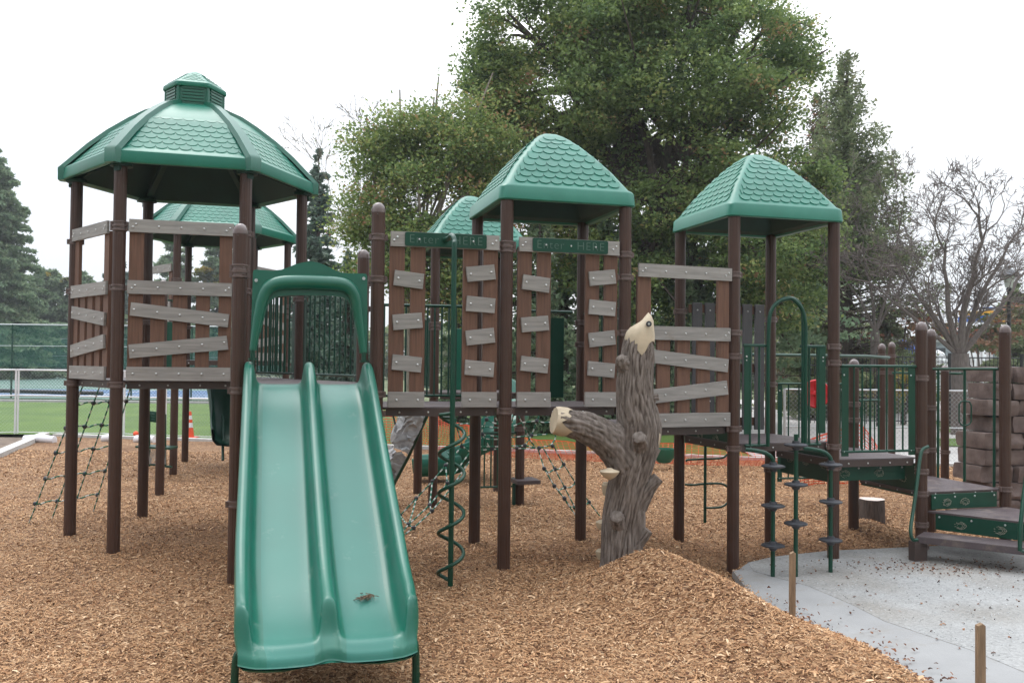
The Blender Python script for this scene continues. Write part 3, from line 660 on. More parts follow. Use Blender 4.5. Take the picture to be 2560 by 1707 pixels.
# ---- entry platform and fence (left "Enter HERE")
t = thing('entry_fence', 'Enter HERE sign fence of brown slats with the corkscrew pole in front', 'fence', V3(P11), 'Enter HERE fences')
enter_panel(t, P11, MFL, 1.56)
deck(t, [P11, MFL, MBL, P12], 1.56); barrier(t, P12, MBL, 1.62, 2.60, 11)
# ---- middle tower
t = thing('play_tower', 'middle square play tower with pointed green roof, just left of the grey fake tree top', 'play tower', V3(MFL), 'roofed play towers')
square_roof(t, MFL, MFR, MBL)
post(t, MFL, 3.6, clamps=(3.14, 3.09, 1.52), base=-.45); post(t, MFR, 3.6, clamps=(3.09, 2.86, 2.3)); post(t, MBL, 3.6, clamps=(2.3,)); post(t, MBR, 3.6, clamps=(2.45, 2.2))
deck(t, [MFL, MFR, MBR, MBL], 1.56)
a, d, n = lin(MBL, MBR); mb = MB(); pp = lambda s, z: a+d*s+ZV*z
mb.tube(bez([pp(.50, 1.6), pp(.50, 2.45), pp(.53, 2.54), pp(.6, 2.57), pp(.9, 2.57), pp(1.12, 2.57)], 4), .017, 10)
for s in (.62, .72, .80): mb.tube([pp(s, 1.6), pp(s, 2.57)], .012, 8)
mb.prism([pp(.85, 1.6), pp(1.02, 1.6), pp(1.02, 2.5), pp(.85, 2.5)], -n*.01)
obj('barrier', mb, M['dgreen'], t, True)
barrier(t, MBR, MFR, 1.62, 2.55, 7); 
t2 = thing('entry_fence', 'Enter HERE sign fence of brown slats between the front posts of the middle tower', 'fence', V3(MFL), 'Enter HERE fences')
enter_panel(t2, MFL, MFR, 1.56)
# ---- right tower
t = thing('play_tower', 'right square play tower with pointed green roof, standing next to the concrete pad', 'play tower', V3(RFL), 'roofed play towers')
square_roof(t, RFL, RFR, RBL)
post(t, RFL, 3.6, clamps=(2.95, 2.33, 2.08, 1.31, 1.10), base=-.6); post(t, RFR, 3.6, clamps=(2.20, 2.02, 1.10, .87)); post(t, RBL, 3.6, clamps=(2.62, 1.18)); post(t, RBR, 3.6, clamps=(2.55, 1.75, .7))
deck(t, [RFL, RFR, RBR, RBL], 1.15)
fence_panel(t, MFR, RFL, 1.345, off_s=.026, sc=1.095)
deck(t, [MFR, RFL, RBL, MBR], 1.345, name='half_height_deck')
# back wall of dark boards
a, d, n = lin(RBL, RBR); pp = lambda s, z: a+d*s+ZV*z-n*.02
for z in (2.66, 1.95, 1.3): po = MB(); po.prism([pp(.1, z-.05), pp(1.13, z-.05), pp(1.13, z+.05), pp(.1, z+.05)], -n*.03); bw = obj('crossbar', po, M['slat'], t)
for s in (.13, .30, .47, .65, .81, .98):
    quadboard(RBL, RBR, [(s, 2.73), (s+.125, 2.73), (s+.125, 1.2), (s, 1.2)], .052, .028, 'slat', M['dgrey'], t, 0, 1, [(s+.06, z) for z in (2.64, 1.95, 1.55, 1.3)])
# front barrier with hoop
a, d, n = lin(RFL, RFR); mb = MB(); pp = lambda s, z, o=0: a+d*s+ZV*z-n*o
mb.tube([pp(.115, 2.2), pp(.43, 2.2)], .017, 10); mb.tube([pp(.82, 2.2), pp(1.13, 2.2)], .017, 10)
for s in (.20, .31): mb.tube([pp(s, 1.12), pp(s, 1.18), pp(s, 2.2)], [.017, .013, .013], 8)
for s in (.93, 1.035): mb.tube([pp(s, 1.12), pp(s, 1.18), pp(s, 2.2)], [.017, .013, .013], 8)
mb.prism([pp(.125, 1.25), pp(.19, 1.25), pp(.19, 2.19), pp(.125, 2.19)], -n*.008); mb.prism([pp(1.05, 1.25), pp(1.135, 1.25), pp(1.135, 2.19), pp(1.05, 2.19)], -n*.008)
for s in (.15, 1.1): mb.bolt(pp(s, 2.08)-n*.009, -n); mb.bolt(pp(s, 2.04)-n*.009, -n, .008)
mb.tube([pp(.14, 1.13), pp(.40, 1.13)], .014, 8); mb.tube([pp(.85, 1.13), pp(1.08, 1.13)], .014, 8)
obj('front_barrier', mb, [M['dgreen'], M['bolt']], t, True)
mb = MB(); mb.tube(bez([pp(.40, 1.12, .03), pp(.40, 1.7, .03), pp(.405, 2.40, .03), pp(.45, 2.60, .03), pp(.55, 2.69, .03), pp(.65, 2.72, .03), pp(.76, 2.69, .03), pp(.815, 2.58, .04), pp(.82, 2.4, .05), pp(.82, 1.7, .05), pp(.82, 1.12, .05)], 5), .021, 12)
mb.tube(bez([pp(.83, 1.12, .08), pp(.83, 2.3, .08), pp(.82, 2.47, .08), pp(.79, 2.60, .07), pp(.68, 2.71, .05), pp(.55, 2.69, .03)], 5), .021, 12)
obj('entry_hoop', mb, M['dgreen'], t, True)
# ---- step down landings to the right
t = thing('stair_landing', 'stepped brown landings with green risers leading down to the concrete pad', 'play stairs', V3(SA))
post(t, SA, 2.485, True, clamps=(1.86, 1.04, .80, .55, .20, -.05)); post(t, SB, 2.48, True, clamps=(.56,)); post(t, SC, 2.47, True, clamps=(1.45, .9)); post(t, SD, 2.06, True, clamps=(1.5, 1.3, .60))
dA = (RFR[0]+.02, RFR[1]+.01)
deck(t, [RFR, SA, SD, RBR], .955); deck(t, [SA, SB, SC, SD], .56, th=.03)
o = barrier(t, RFR, SA, 1.04, 1.99, 7, s0=.10, s1=1.07, bw=.09)
# risers of solid green with pale engraved fossils
def carving(mb, P, X, Z, n, r, seed):
    rr = random.Random(seed)
    for ring in (1, .72, .45):
        a0 = rr.uniform(0, 6); span = rr.uniform(3.5, 5.5)
        pts = [P+X*math.cos(a0+span*k/14)*r*ring*(1.25+.12*math.sin(5*k))+Z*math.sin(a0+span*k/14)*r*ring*(.8+.1*math.cos(4*k))-n*.003 for k in range(15)]
        mb.tube(pts, .002, 4)
    for k in range(9):
        a = a0+k*.7; mb.tube([P+(X*math.cos(a)*1.25+Z*math.sin(a)*.8)*r*.78-n*.003, P+(X*math.cos(a)*1.25+Z*math.sin(a)*.8)*r*1.02-n*.003], .002, 4)
def riser(parent, A, B, s0, s1, z0, z1, off, carv, seed, z0b=None, bol=4):
    a, d, n = lin(A, B); pp = lambda s, z, o=0: a+d*s+ZV*z-n*(off+o); mb = MB()
    mb.prism([pp(s0, z0), pp(s1, z0b if z0b is not None else z0), pp(s1, z1), pp(s0, z1)], -n*.02)
    for k in range(bol): mb.bolt(pp(s0+.04+(s1-s0-.08)*k/(bol-1), z1-.035, .02), -n, .012)
    ro = obj('riser', mb, [M['pgreen'], M['bolt']], parent); c = MB()
    for k, s in enumerate(carv): carving(c, pp(s, (z0+z1)/2-.01, .021), d, ZV, n, .05, seed+k)
    obj('engraving', c, M['carve'], ro)
riser(t, SA, SB, .13, 1.07, .365, .535, .0, (.34, .60), 5)
# skirts under the landings
riser(t, RBL, RFL, .10, 1.14, 1.08, 1.27, -.06, (.45, .8), 11); riser(t, RBR, RFR, .10, 1.14, .68, 1.07, -.10, (.3, .62, .95), 17)
riser(t, RFR, SA, .10, 1.05, .70, .872, -.16, (.25, .7), 23); riser(t, SD, SA, .10, 1.15, .49, .87, -.06, (.25, .55, .9), 29)
g = lambda x, y, z: ath(2250+x/5.806, 1130+y/5.806, z)
s1p = [g(400, 850, .36), g(1560, 795, .36), g(1760, 890, .36), Vector(g(1740, 1005, .36))+Vector((.45, -.12, 0)), g(1740, 1005, .36)]
s1p = [s1p[0], s1p[4], s1p[4]+(s1p[4]-s1p[0])*.25, s1p[2]+Vector((.3, 0, 0)), s1p[1]]
mb = MB(); mb.prism([p-ZV*.02 for p in s1p], ZV*.02)
o = obj('step', mb, M['deck'], t); h_ = MB()
for x, y in ((1210, 835), (1350, 838), (1515, 848), (1410, 940), (1565, 947), (1705, 945)):
    p = g(x, y, .3615); h_.add([p-U*.045+N*.008, p-U*.03-N*.012, p+U*.03-N*.02, p+U*.015+N*.0], [(0, 1, 2, 3)])
obj('drain_slot', h_, M['black'], o)
a_, b_ = s1p[0], s1p[2]; riser(t, (a_.x+.03, a_.y), (b_.x, b_.y), .06, (b_-a_).length-.02, .16, .338, -.012, (.32, .72, 1.05), 37)
q = [g(235, 1215, .15), g(1780, 1385, .15), g(1780, 1290, .15), g(340, 1150, .15)]
q[1] = q[1]+(q[1]-q[0])*.15; q[2] = q[2]+(q[2]-q[3])*.15
mb = MB(); mb.prism([p-ZV*.075 for p in q], ZV*.075, bev=.006); obj('bottom_step', mb, M['deck'], t)
mb = MB(); c = (q[0]+q[1])/2
for k in (.06,): 
    p = q[0].lerp(q[1], k)+N*.08; mb.box(p-ZV*.18, U*.08, N*.05, ZV*.12)
obj('step_bracket', mb, M['rim'], t)
# handrails
mb = MB(); g2 = lambda x, y, Y: at(2250+x/5.806, 1130+y/5.806, Y)
h = [at(2000+810/2.53, 780+850/2.53, 9.95), at(2000+775/2.53, 780+870/2.53, 9.9), at(2000+758/2.53, 780+930/2.53, 9.85), g2(250, 420, 9.75), g2(200, 800, 9.65), g2(160, 1060, 9.55), g2(160, 1200, 9.5), g2(190, 1270, 9.5), g2(245, 1270, 9.55)]
mb.tube(bez(h, 5), .019, 12); obj('handrail', mb, M['dgreen'], t, True)
mb = MB(); mb.tube([g2(1830, 350, 9.2), g2(1790, 700, 9.1), g2(1745, 1100, 9.0), g2(1740, 1420, 9.0), g2(1800, 1440, 9.05)], .021, 12); obj('handrail', mb, M['dgreen'], t, True)
# open climber frame at the right edge of the landing
a, d, n = lin(SC, SB); mb = MB(); X0 = at(2000+845/2.53, 780+360/2.53, 11.6); X1 = at(2000+1255/2.53, 780+360/2.53, 10.55)
mb.tube([X0, X1], .018, 12)
for (x, y0, y1) in ((875, 362, 1045), (1042, 362, 1068), (1230, 362, 1105)):
    k = (x-845)/(1255-845); Y = 1/((1-k)/11.6+k/10.55); mb.tube([at(2000+x/2.53, 780+y0/2.53, Y), at(2000+(x-2)/2.53, 780+y1/2.53, Y)], .017, 10)
Yk = 11.05; hx = [(1042, 562), (1018, 565), (1006, 590), (1006, 690), (1020, 712), (1046, 718), (1072, 708), (1083, 690), (1083, 590), (1072, 567)]
mb.tube([at(2000+x/2.53, 780+y/2.53, Yk) for x, y in hx], .010, 8, closed=True)
obj('side_barrier', mb, M['dgreen'], t, True)

# ================================================================ double slide
dS = -N; mS = (V3(P7)+V3(P11))/2
t = thing('double_slide', 'wide green plastic double slide running down to the wood chips in front', 'slide', mS)
def bedz(q):
    xs_ = [-.05, .12, .25, .45, .82, 1.43, 1.93, 2.39, 2.70, 2.95, 3.08, 3.12]; zs_ = [1.775, 1.77, 1.735, 1.64, 1.405, 1.03, .74, .50, .395, .35, .335, .32]
    return float(np.interp(q, xs_, zs_))
SECS = [.0, .02, .045, .08, .12, .18, .24, .32, .45, .6, .8, 1.0, 1.25, 1.5, 1.75, 1.95, 2.15, 2.3, 2.45, 2.6, 2.7, 2.78, 2.84, 2.9, 2.93, 2.96, 2.99, 3.015, 3.04, 3.065, 3.09, 3.11, 3.125]
def sm(q): return sum(bedz(q+k*.05) for k in (-2, -1, 0, 1, 2))/5 if .3 < q < 2.9 else bedz(q)
def section(q):
    z = sm(q); e = smooth(2.72, 3.0, q); hr = .205*(1-.93*smooth(2.99, 3.09, q)); hd = .18*(1-smooth(2.93, 3.03, q))+.010; w = .540-.022*smooth(2.0, 3, q)
    hr = hr*smooth(-.06, .03, q); hd = hd*smooth(-.06, .03, q)+.008; k = smooth(3.0, 3.10, q); bz = z-.035*k*k
    cr_ = 1-.05*k*k
    half = [(w+.012, bz-.06), (w+.03, bz+.02), (w+.03, bz+hr*.6), (w+.026, bz+hr*.90), (w+.010, bz+hr*1.01), (w-.032, bz+hr*1.02), (w-.056, bz+hr*.90), (w-.066, bz+hr*.55), (w-.080, bz+hr*.18), (w-.100, bz+.012), (w-.13, bz+.001), (w-.22, bz), (.30, bz), (.14, bz), (.092, bz+.003), (.066, bz+.018), (.054, bz+.010+hd*.45), (.046, bz+hd*.85), (.030, bz+hd*1.02), (.0, bz+hd*1.05)]
    top = [(-x*cr_, zz) for x, zz in half]+[(x*cr_, zz) for x, zz in half[::-1][1:]]
    bot = [(w*cr_*.99, bz-.085), (w*.5, bz-.065-.02*e), (.1, bz-.05), (0, bz-.04), (-.1, bz-.05), (-w*.5, bz-.065-.02*e), (-w*cr_*.99, bz-.085)]
    if q > 3.115: zc = bz-.045; top = [(x, zc+(zz-zc)*.12) for x, zz in top]; bot = [(x, zc+(zz-zc)*.3) for x, zz in bot]
    back = lambda x: e*(.07*math.exp(-(x/.075)**2)+.13*min(1, abs(x)/(w+.02))**7)
    return [mS+dS*(q-back(x))+U*x+ZV*zz for x, zz in top+bot]
mb = MB(); secs = [section(q) for q in SECS+[3.13]]; m_ = len(secs[0])
for s in secs: mb.v += s
for i in range(len(secs)-1):
    for k in range(m_):
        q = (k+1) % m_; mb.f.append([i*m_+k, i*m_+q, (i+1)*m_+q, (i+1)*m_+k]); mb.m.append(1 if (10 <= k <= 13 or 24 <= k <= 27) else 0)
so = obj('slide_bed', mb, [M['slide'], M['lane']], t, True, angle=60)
sub = so.modifiers.new('s', 'SUBSURF'); sub.levels = 1; sub.render_levels = 1
# small scuffs, leaf clump
t_on = lambda x, q, dz=.004: mS+dS*q+U*x+ZV*(sm(q)+dz)
# hood panel
O_ = [(330, 1020), (345, 800), (358, 500), (370, 140), (380, 116), (410, 112), (600, 125), (690, 112), (760, 88), (850, 50), (940, 28), (1020, 22), (1100, 34), (1190, 68), (1280, 118), (1350, 145), (1430, 155), (1600, 155), (1632, 158), (1645, 185), (1645, 500), (1648, 800), (1645, 1045)]
I_ = [(395, 1020), (440, 860), (490, 680), (520, 560), (548, 490), (575, 450), (620, 420), (700, 402), (800, 398), (900, 398), (1000, 398), (1100, 400), (1200, 402), (1300, 408), (1370, 418), (1420, 445), (1450, 490), (1475, 560), (1500, 680), (1520, 760), (1535, 850), (1550, 950), (1562, 1045)]
Yh = lambda x: 7.93+.30*((x-330)/1315)
fr = lambda x, y, o=0: at(550+x/4.48, 650+y/4.48, Yh(x))+dS*o
mb = MB(); nO = len(O_)
for o_ in (0, .035):
    mb.v += [fr(x, y, o_) for x, y in O_]+[fr(x, y, o_) for x, y in I_]
for i in range(nO-1):
    mb.f += [[i, i+1, nO+i+1, nO+i], [2*nO+i, 3*nO+i, 3*nO+i+1, 2*nO+i+1], [i, 2*nO+i, 2*nO+i+1, i+1], [nO+i, nO+i+1, 3*nO+i+1, 3*nO+i]]; mb.m += [0]*4
for x, y in ((405, 232), (1605, 212)):
    p = fr(x, y, .036); mb.lathe(p, [(.03, 0), (.03, .004)], 16, 0, axis=-N); mb.lathe(p, [(.016, .004), (.014, .010)], 12, 1, axis=-N)
obj('hood_panel', mb, [M['green'], M['bolt']], t, True, angle=40)
arc = [(368, 1010), (385, 900), (410, 750), (440, 590), (475, 450), (520, 350), (590, 290), (700, 262), (850, 255), (1000, 256), (1150, 262), (1300, 272), (1400, 295), (1470, 350), (1515, 440), (1535, 560), (1555, 700), (1580, 870), (1602, 1035)]
rad = [.030, .034, .040, .047, .053, .058, .062, .065, .066, .066, .066, .065, .062, .058, .053, .047, .041, .035, .030]
mb = MB(); P_ = bez([fr(x, y, .06) for x, y in arc], 4); rr = list(np.interp(np.linspace(0, len(rad)-1, len(P_)), range(len(rad)), rad))
mb.tube(P_, rr, 20); obj('hood_arch', mb, M['green'], t, True, angle=70)
for x, y0, y1 in ((367, 990, 1110), (1604, 1030, 1135)):
    mb = MB(); mb.tube([fr(x, y0, .06), fr(x-2, y1, .06)], .022, 12); mb.tube([fr(x-2, y1-14, .06), fr(x-2, y1+10, .06)], .038, 12); obj('hood_foot', mb, M['dgreen'], t, True)
for sx in (-1, 1):
    mb = MB(); b0 = mS+dS*2.86; mb.tube(bez([b0+U*sx*.28+ZV*.30, b0+U*sx*.43+ZV*.31, b0+U*sx*.50+ZV*.28, b0+U*sx*.535+ZV*.20, b0+U*sx*.54+ZV*-.2], 5), .024, 10); obj('leg', mb, M['dgreen'], t, True)
# leaf clump on the right lane
mb = MB(); rr_ = random.Random(3); c0 = t_on(.255, 2.53, .01)
for k in range(46):
    a = rr_.uniform(0, 6.3); p = c0+U*rr_.gauss(0, .028)+dS*rr_.gauss(0, .026)+ZV*rr_.uniform(-.006, .012)+Vector((0, 0, 0)); d = Vector((math.cos(a), math.sin(a), rr_.uniform(-.3, .4)))*rr_.uniform(.010, .03)
    mb.tube([p-d, p+ZV*.003, p+d], .0022, 4)
M['litterm'] = mat('dry_brown_needles', (.13, .085, .05), .9, .5, 60)
tag(obj('leaf_clump', mb, M['litterm'], loc=c0), 'small clump of dry brown needles lying on the right lane of the slide', 'leaf clump')

# ================================================================ spiral fire pole
pb = V3((-.525, 7.93), 0)
t = thing('spiral_climber', 'dark green pole with a corkscrew tube winding round its lower half', 'climber', pb)
mb = MB(); top = at(1020*K, 552*K, 8.45)
mb.tube(bez([pb-ZV*.4, pb+ZV*1.5, pb+ZV*2.9, pb+Vector((.0, .03, 3.07)), pb+Vector((-.03, .12, 3.14)), pb+Vector((-.07, .3, 3.14)), top], 5), .024, 14); obj('pole', mb, M['dgreen'], t, True)
mb = MB(); pts = []
for k in range(0, 261):
    ph = k/260; turns = 4.05; a = math.pi+(ph-1)*turns*2*math.pi; r_ = .112
    z = .10+ph*1.42
    pts.append(pb+Vector((r_*math.cos(a), r_*math.sin(a), z)))
pts = [pb+Vector((-.02, 0, .06))]+pts+[pb+Vector((-.0, 0, 1.535))]
mb.tube(pts, .0165, 10)
for ph in (.32, .98): z = .10+ph*1.42; a = math.pi+(ph-1)*4.05*2*math.pi; mb.tube([pb+ZV*z, pb+Vector((.112*math.cos(a), .112*math.sin(a), z))], .013, 8)
obj('spiral_tube', mb, M['dgreen'], t, True)

# ================================================================ pod climber: three poles with step discs
def pods(name, base, zs, top, lab, arm=None, straight=False):
    t = thing(name, lab, 'pod climber', base, 'pole climbers with round steps')
    mb = MB()
    if straight: mb.tube([base-ZV*.3, base+ZV*top], .022, 12)
    else: mb.tube(bez([base-ZV*.3, base+ZV*(top-.25), base+ZV*(top-.10)-U*.0, base+ZV*(top-.03)-U*.06+N*.02, base+ZV*(top)-U*.17+N*.05, base+ZV*(top+.01)-U*.26+N*.09], 5), .022, 12)
    obj('pole', mb, M['dgreen'], t, True)
    for z in zs:
        m = MB(); m.lathe(base+ZV*z, [(.03, -.045), (.045, -.02), (.10, -.006), (.116, .0), (.116, .012), (.10, .02), (.04, .024), (.034, .05)], 24); obj('step_disc', m, M['pod'], t, True)
    return t
b1 = at(1600+1303/3.92, 1000+1432/3.92, 8.95); b1.z = 0
pods('pod_climber', b1, [.97, .575, .18], 1.13, 'left of the three green poles with black disc steps, its top bent to the deck')
b2 = at(1600+1528/3.92, 1000+832/3.92, 8.95); b2.z = 0
pods('pod_climber', b2, [1.185, .79, .40], 1.30, 'straight middle pole with three black disc steps behind the wooden stake', straight=True)
b3 = at(1600+1868/3.92, 1000+1200/3.92, 9.15); b3.z = 0
pods('pod_climber', b3, [.97, .59, .20], 1.13, 'rightmost green pole with black disc steps, in front of a brown roof post')

# ================================================================ fake tree climber
t = thing('tree_climber', 'grey bark fake tree trunk with cut cream top and one sawn off limb', 'climber', Vector((1.0, 8.1, 0)))
TY = 8.05
def tp(x, y, dy=0): return at(x*K, y*K, TY+dy)
def bark_tube(path, rad, seg=128, n=18, seed=0, ridge=.0115, flat0=False):
    P = bez(path, n); rs = np.interp(np.linspace(0, len(rad)-1, len(P)), range(len(rad)), rad); mb = MB()
    up = None; acc = 0
    for i, p in enumerate(P):
        a = P[max(i-1, 0)]; b = P[min(i+1, len(P)-1)]; tt = (b-a).normalized(); acc += (P[i]-P[i-1]).length if i else 0
        if up is None: up = tt.orthogonal().normalized()
        u = (up-tt*up.dot(tt)).normalized(); up = u; w = tt.cross(u)
        for k in range(seg):
            an = 2*math.pi*k/seg; ca, sa = math.cos(an), math.sin(an)
            q = (ca*rs[i]*30+seed, sa*rs[i]*30, acc*3.0)
            nz = noise.noise(q); nz2 = noise.noise((q[0]*2.3, q[1]*2.3, acc*5+9)); lump = noise.noise((ca*1.5+seed, sa*1.5, acc*3.5))
            r_ = rs[i]*(1+.10*lump)-ridge*max(0, 1-abs(nz)*4.5)-ridge*.5*max(0, 1-abs(nz2)*5)+ridge*.4*nz2
            mb.v.append(p+u*ca*r_+w*sa*r_)
    for i in range(len(P)-1):
        for k in range(seg): q = (k+1) % seg; mb.f.append([i*seg+k, i*seg+q, (i+1)*seg+q, (i+1)*seg+k]); mb.m.append(0)
    mb.f += [list(range(seg))[::-1], [(len(P)-1)*seg+k for k in range(seg)]]; mb.m += [0, 0]
    return mb, P, rs
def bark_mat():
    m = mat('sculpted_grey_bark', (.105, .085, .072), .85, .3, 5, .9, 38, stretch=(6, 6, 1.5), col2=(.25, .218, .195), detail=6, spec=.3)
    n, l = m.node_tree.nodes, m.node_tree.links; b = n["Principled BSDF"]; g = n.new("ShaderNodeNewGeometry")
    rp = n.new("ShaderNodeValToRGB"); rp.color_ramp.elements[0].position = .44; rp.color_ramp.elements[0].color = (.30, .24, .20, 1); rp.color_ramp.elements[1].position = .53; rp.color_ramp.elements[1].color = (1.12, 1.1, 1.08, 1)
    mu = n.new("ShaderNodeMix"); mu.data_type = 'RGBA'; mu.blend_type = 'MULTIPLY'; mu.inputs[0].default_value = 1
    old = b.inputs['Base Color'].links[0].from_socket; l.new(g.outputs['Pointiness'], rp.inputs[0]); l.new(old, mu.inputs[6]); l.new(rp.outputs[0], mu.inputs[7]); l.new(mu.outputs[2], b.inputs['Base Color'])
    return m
M['fbark'] = bark_mat()
T = [tp(1415, 1360), tp(1418, 1300), tp(1424, 1200), tp(1438, 1120), tp(1458, 1050), tp(1468, 980), tp(1458, 900), tp(1462, 820), tp(1469, 778), tp(1471, 762)]
Rr_ = [.165, .16, .16, .175, .19, .20, .17, .155, .132, .105]
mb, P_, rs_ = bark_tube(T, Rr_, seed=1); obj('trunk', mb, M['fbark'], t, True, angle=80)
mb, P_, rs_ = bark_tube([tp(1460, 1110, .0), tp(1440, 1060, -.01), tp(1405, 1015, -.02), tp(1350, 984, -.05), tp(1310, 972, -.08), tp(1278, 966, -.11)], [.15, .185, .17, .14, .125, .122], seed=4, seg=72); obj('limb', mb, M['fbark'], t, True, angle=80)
limb_end, limb_dir, limb_r = P_[-1], (P_[-1]-P_[-3]).normalized(), rs_[-1]
for i, (pts, rad) in enumerate([([tp(1460, 1080), tp(1492, 1015), tp(1510, 1010)], [.13, .12, .07]), ([tp(1468, 1040, -.05), tp(1470, 1015, -.17), tp(1468, 1003, -.24)], [.10, .075, .06]),
                                ([tp(1448, 850, -.0), tp(1430, 830, -.09), tp(1424, 822, -.13)], [.12, .075, .03]), ([tp(1480, 920, 0), tp(1500, 914, -.03), tp(1512, 912, -.03)], [.08, .04, .035]),
                                ([tp(1460, 1165), tp(1490, 1120, -.05), tp(1512, 1096, -.06)], [.10, .065, .055]), ([tp(1425, 1220, -.02), tp(1418, 1192, -.15), tp(1416, 1186, -.19)], [.11, .07, .055]), ([tp(1440, 1262), tp(1470, 1238, -.02), tp(1488, 1216, -.03)], [.10, .06, .05]),
                                ([tp(1440, 1130, .02), tp(1455, 1180, .0), tp(1452, 1262, .02)], [.1, .11, .10]), ([tp(1436, 985, .0), tp(1425, 1010, -.05), tp(1435, 1080, -.06)], [.10, .12, .11])]):
    mb, _, _ = bark_tube(pts, rad, seg=40, n=8, seed=10+i, ridge=.009); obj('knot', mb, M['fbark'], t, True, angle=80)
mb = MB(); c = limb_end+limb_dir*.0
X = limb_dir.orthogonal().normalized(); Y = limb_dir.cross(X); ring = [c+(X*math.cos(k*.2618)+Y*math.sin(k*.2618))*(limb_r*(1+.04*math.sin(3*k)))*1.02 for k in range(24)]
back = [p-limb_dir*(.075+.035*math.sin(k*1.7)+.03*math.cos(k*.9)) for k, p in enumerate(ring)]; front = [c+(p-c)*.93+limb_dir*.025 for p in ring]
back = [c2+(c2-(c-limb_dir*.1)).normalized()*.006 for c2 in back]
mb.add(ring+back+front, [(k, (k+1) % 24, 24+(k+1) % 24, 24+k) for k in range(24)]+[(48+k, 48+(k+1) % 24, (k+1) % 24, k) for k in range(24)]+[[48+k for k in range(24)]])
obj('sawn_end', mb, M['cream'], t, True, angle=35)
# carved cream top
mb = MB(); topc = tp(1469, 776); rT = .149
ring = []; rows = [(-.045, .97, 0), (.015, .99, 0), (.075, .90, .005), (.125, .76, .02), (.160, .54, .032), (.182, .28, .04)]
for j, (z, s, dx) in enumerate(rows):
    for k in range(24):
        a = k*.2618; zz = z
        if j == 0: zz = -.03-.13*math.exp(-((a-4.75)/.38)**2)-.03*max(0, math.cos(3*a))
        zz += (.05 if j > 0 else 0)*math.cos(a)*(j/5)
        mb.v.append(topc+Vector((math.cos(a)*rT*s*.93+dx, math.sin(a)*rT*s, zz)))
for j in range(len(rows)-1):
    for k in range(24): q = (k+1) % 24; mb.f.append([j*24+k, j*24+q, (j+1)*24+q, (j+1)*24+k]); mb.m.append(0)
mb.f.append([(len(rows)-1)*24+k for k in range(24)]); mb.m.append(0)
obj('carved_top', mb, M['cream'], t, True, angle=28)
mb = MB(); p = tp(1490, 744, -.125); mb.lathe(p, [(.026, 0), (.026, .008), (.018, .009)], 18, axis=(0.15, -1, .1)); mb.lathe(p+Vector((0, -.009, 0)), [(.010, 0), (.010, .006)], 12, 1, axis=(0, -1, 0)); obj('eye_bolt', mb, [M['black'], M['bolt']], t, True)
mb = MB(); mb.lathe(tp(1516, 1006, -.02), [(.09, -.012), (.075, .0), (.02, .004)], 20, axis=(1, -.15, -.1)); obj('sawn_end', mb, M['cream'], t, True)
mb = MB(); p = tp(1400, 1082, -.22); mb.lathe(p, [(.008, -.075), (.045, -.055), (.075, -.025), (.088, -.002), (.082, .006), (.04, .018), (.02, .028), (.008, .03)], 28); obj('mushroom_step', mb, M['cream'], t, True, angle=60)
for (x, y, w, h, dy) in ((1392, 1122, .05, .12, .16), (1388, 1205, .10, .085, .16), (1382, 1272, .07, .09, .12)):
    mb = MB(); p = tp(x, y, dy); mb.lathe(p, [(w*.5, -h*.5), (w*.7, -h*.2), (w*.8, h*.3), (w*.5, h*.5)], 14); obj('foot_step', mb, M['cream'], t, True)
# ================================================================ far play towers
OF = (-1.72, 6.12)
def mv(p): return (p[0]+OF[0], p[1]+OF[1])
H = [mv(p) for p in (P1, P2, P8, P9, P10, P3)]
hc = ((H[1][0]+H[4][0])/2, (H[1][1]+H[4][1])/2)
t = thing('play_tower', 'farther six sided play tower with a green roof, seen behind the near cupola tower', 'play tower', V3(hc), 'roofed play towers')
hex_roof(t, hc, z0=4.195, cup=False)
for p, c_ in zip(H, ((3.4,), (3.35, 2.6), (2.9, 2.8), (3.0, 2.9, 2.8, 1.9), (2.6,), (2.6,))): post(t, p, 4.24, clamps=c_)
deck(t, H, 1.97); fence_panel(t, H[2], H[3], 1.97); fence_panel(t, H[0], H[1], 1.97)
barrier(t, H[4], H[3], 2.03, 2.98, 9)
t = thing('counter', 'dark green play shop counter with a mesh front between thin brown posts', 'play counter', Vector((-5.6, 14.4, 0)))
q1, q2 = (-5.14, 13.05), mv((-4.105, 8.38))
post(t, q1, at(410, 703, 13.05).z, True, name='post')
mb = MB(); a_ = at(338, 1119, 14.6); b_ = at(425, 1124, 14.6); mb.prism([a_, b_, b_+Vector((0, .35, .0)), a_+Vector((0, .35, .0))], ZV*.03); obj('counter_top', mb, M['pgreen'], t)
mb = MB(); 
for x in (373, 413): mb.tube([at(x, 1035, 14.7), at(x, 1165, 14.7)], .02, 8)
mb.tube([at(373, 1160, 14.7), at(430, 1167, 14.7)], .02, 8)
obj('frame', mb, M['dgreen'], t)
mb = MB()
for k in range(9):
    x0, x1 = 374+k*9, 374+k*9-18
    for a0, a1 in (((374+k*5, 1122), (374+min(k*5+20, 39), 1160)), ((412-k*5, 1122), (max(412-k*5-20, 374), 1160))): mb.tube([at(*a0, 14.68), at(*a1, 14.68)], .005, 4)
obj('mesh_front', mb, M['galv'], t)
mb = MB(); mb.prism([at(374, 1027, 14.7), at(391, 1029, 14.7), at(391, 1056, 14.7), at(374, 1054, 14.7)], Vector((0, .02, 0)), bev=.004)
for k in range(3): mb.tube([at(379, 1034+k*7, 14.68), at(386, 1035+k*7, 14.68)], .010, 4)
obj('panel', mb, M['pgreen'], t)
mb = MB(); mb.prism([at(411, 803, 14.9), at(431, 805, 14.9), at(431, 918, 14.9), at(411, 918, 14.9)], Vector((0, .03, 0)), bev=.004)
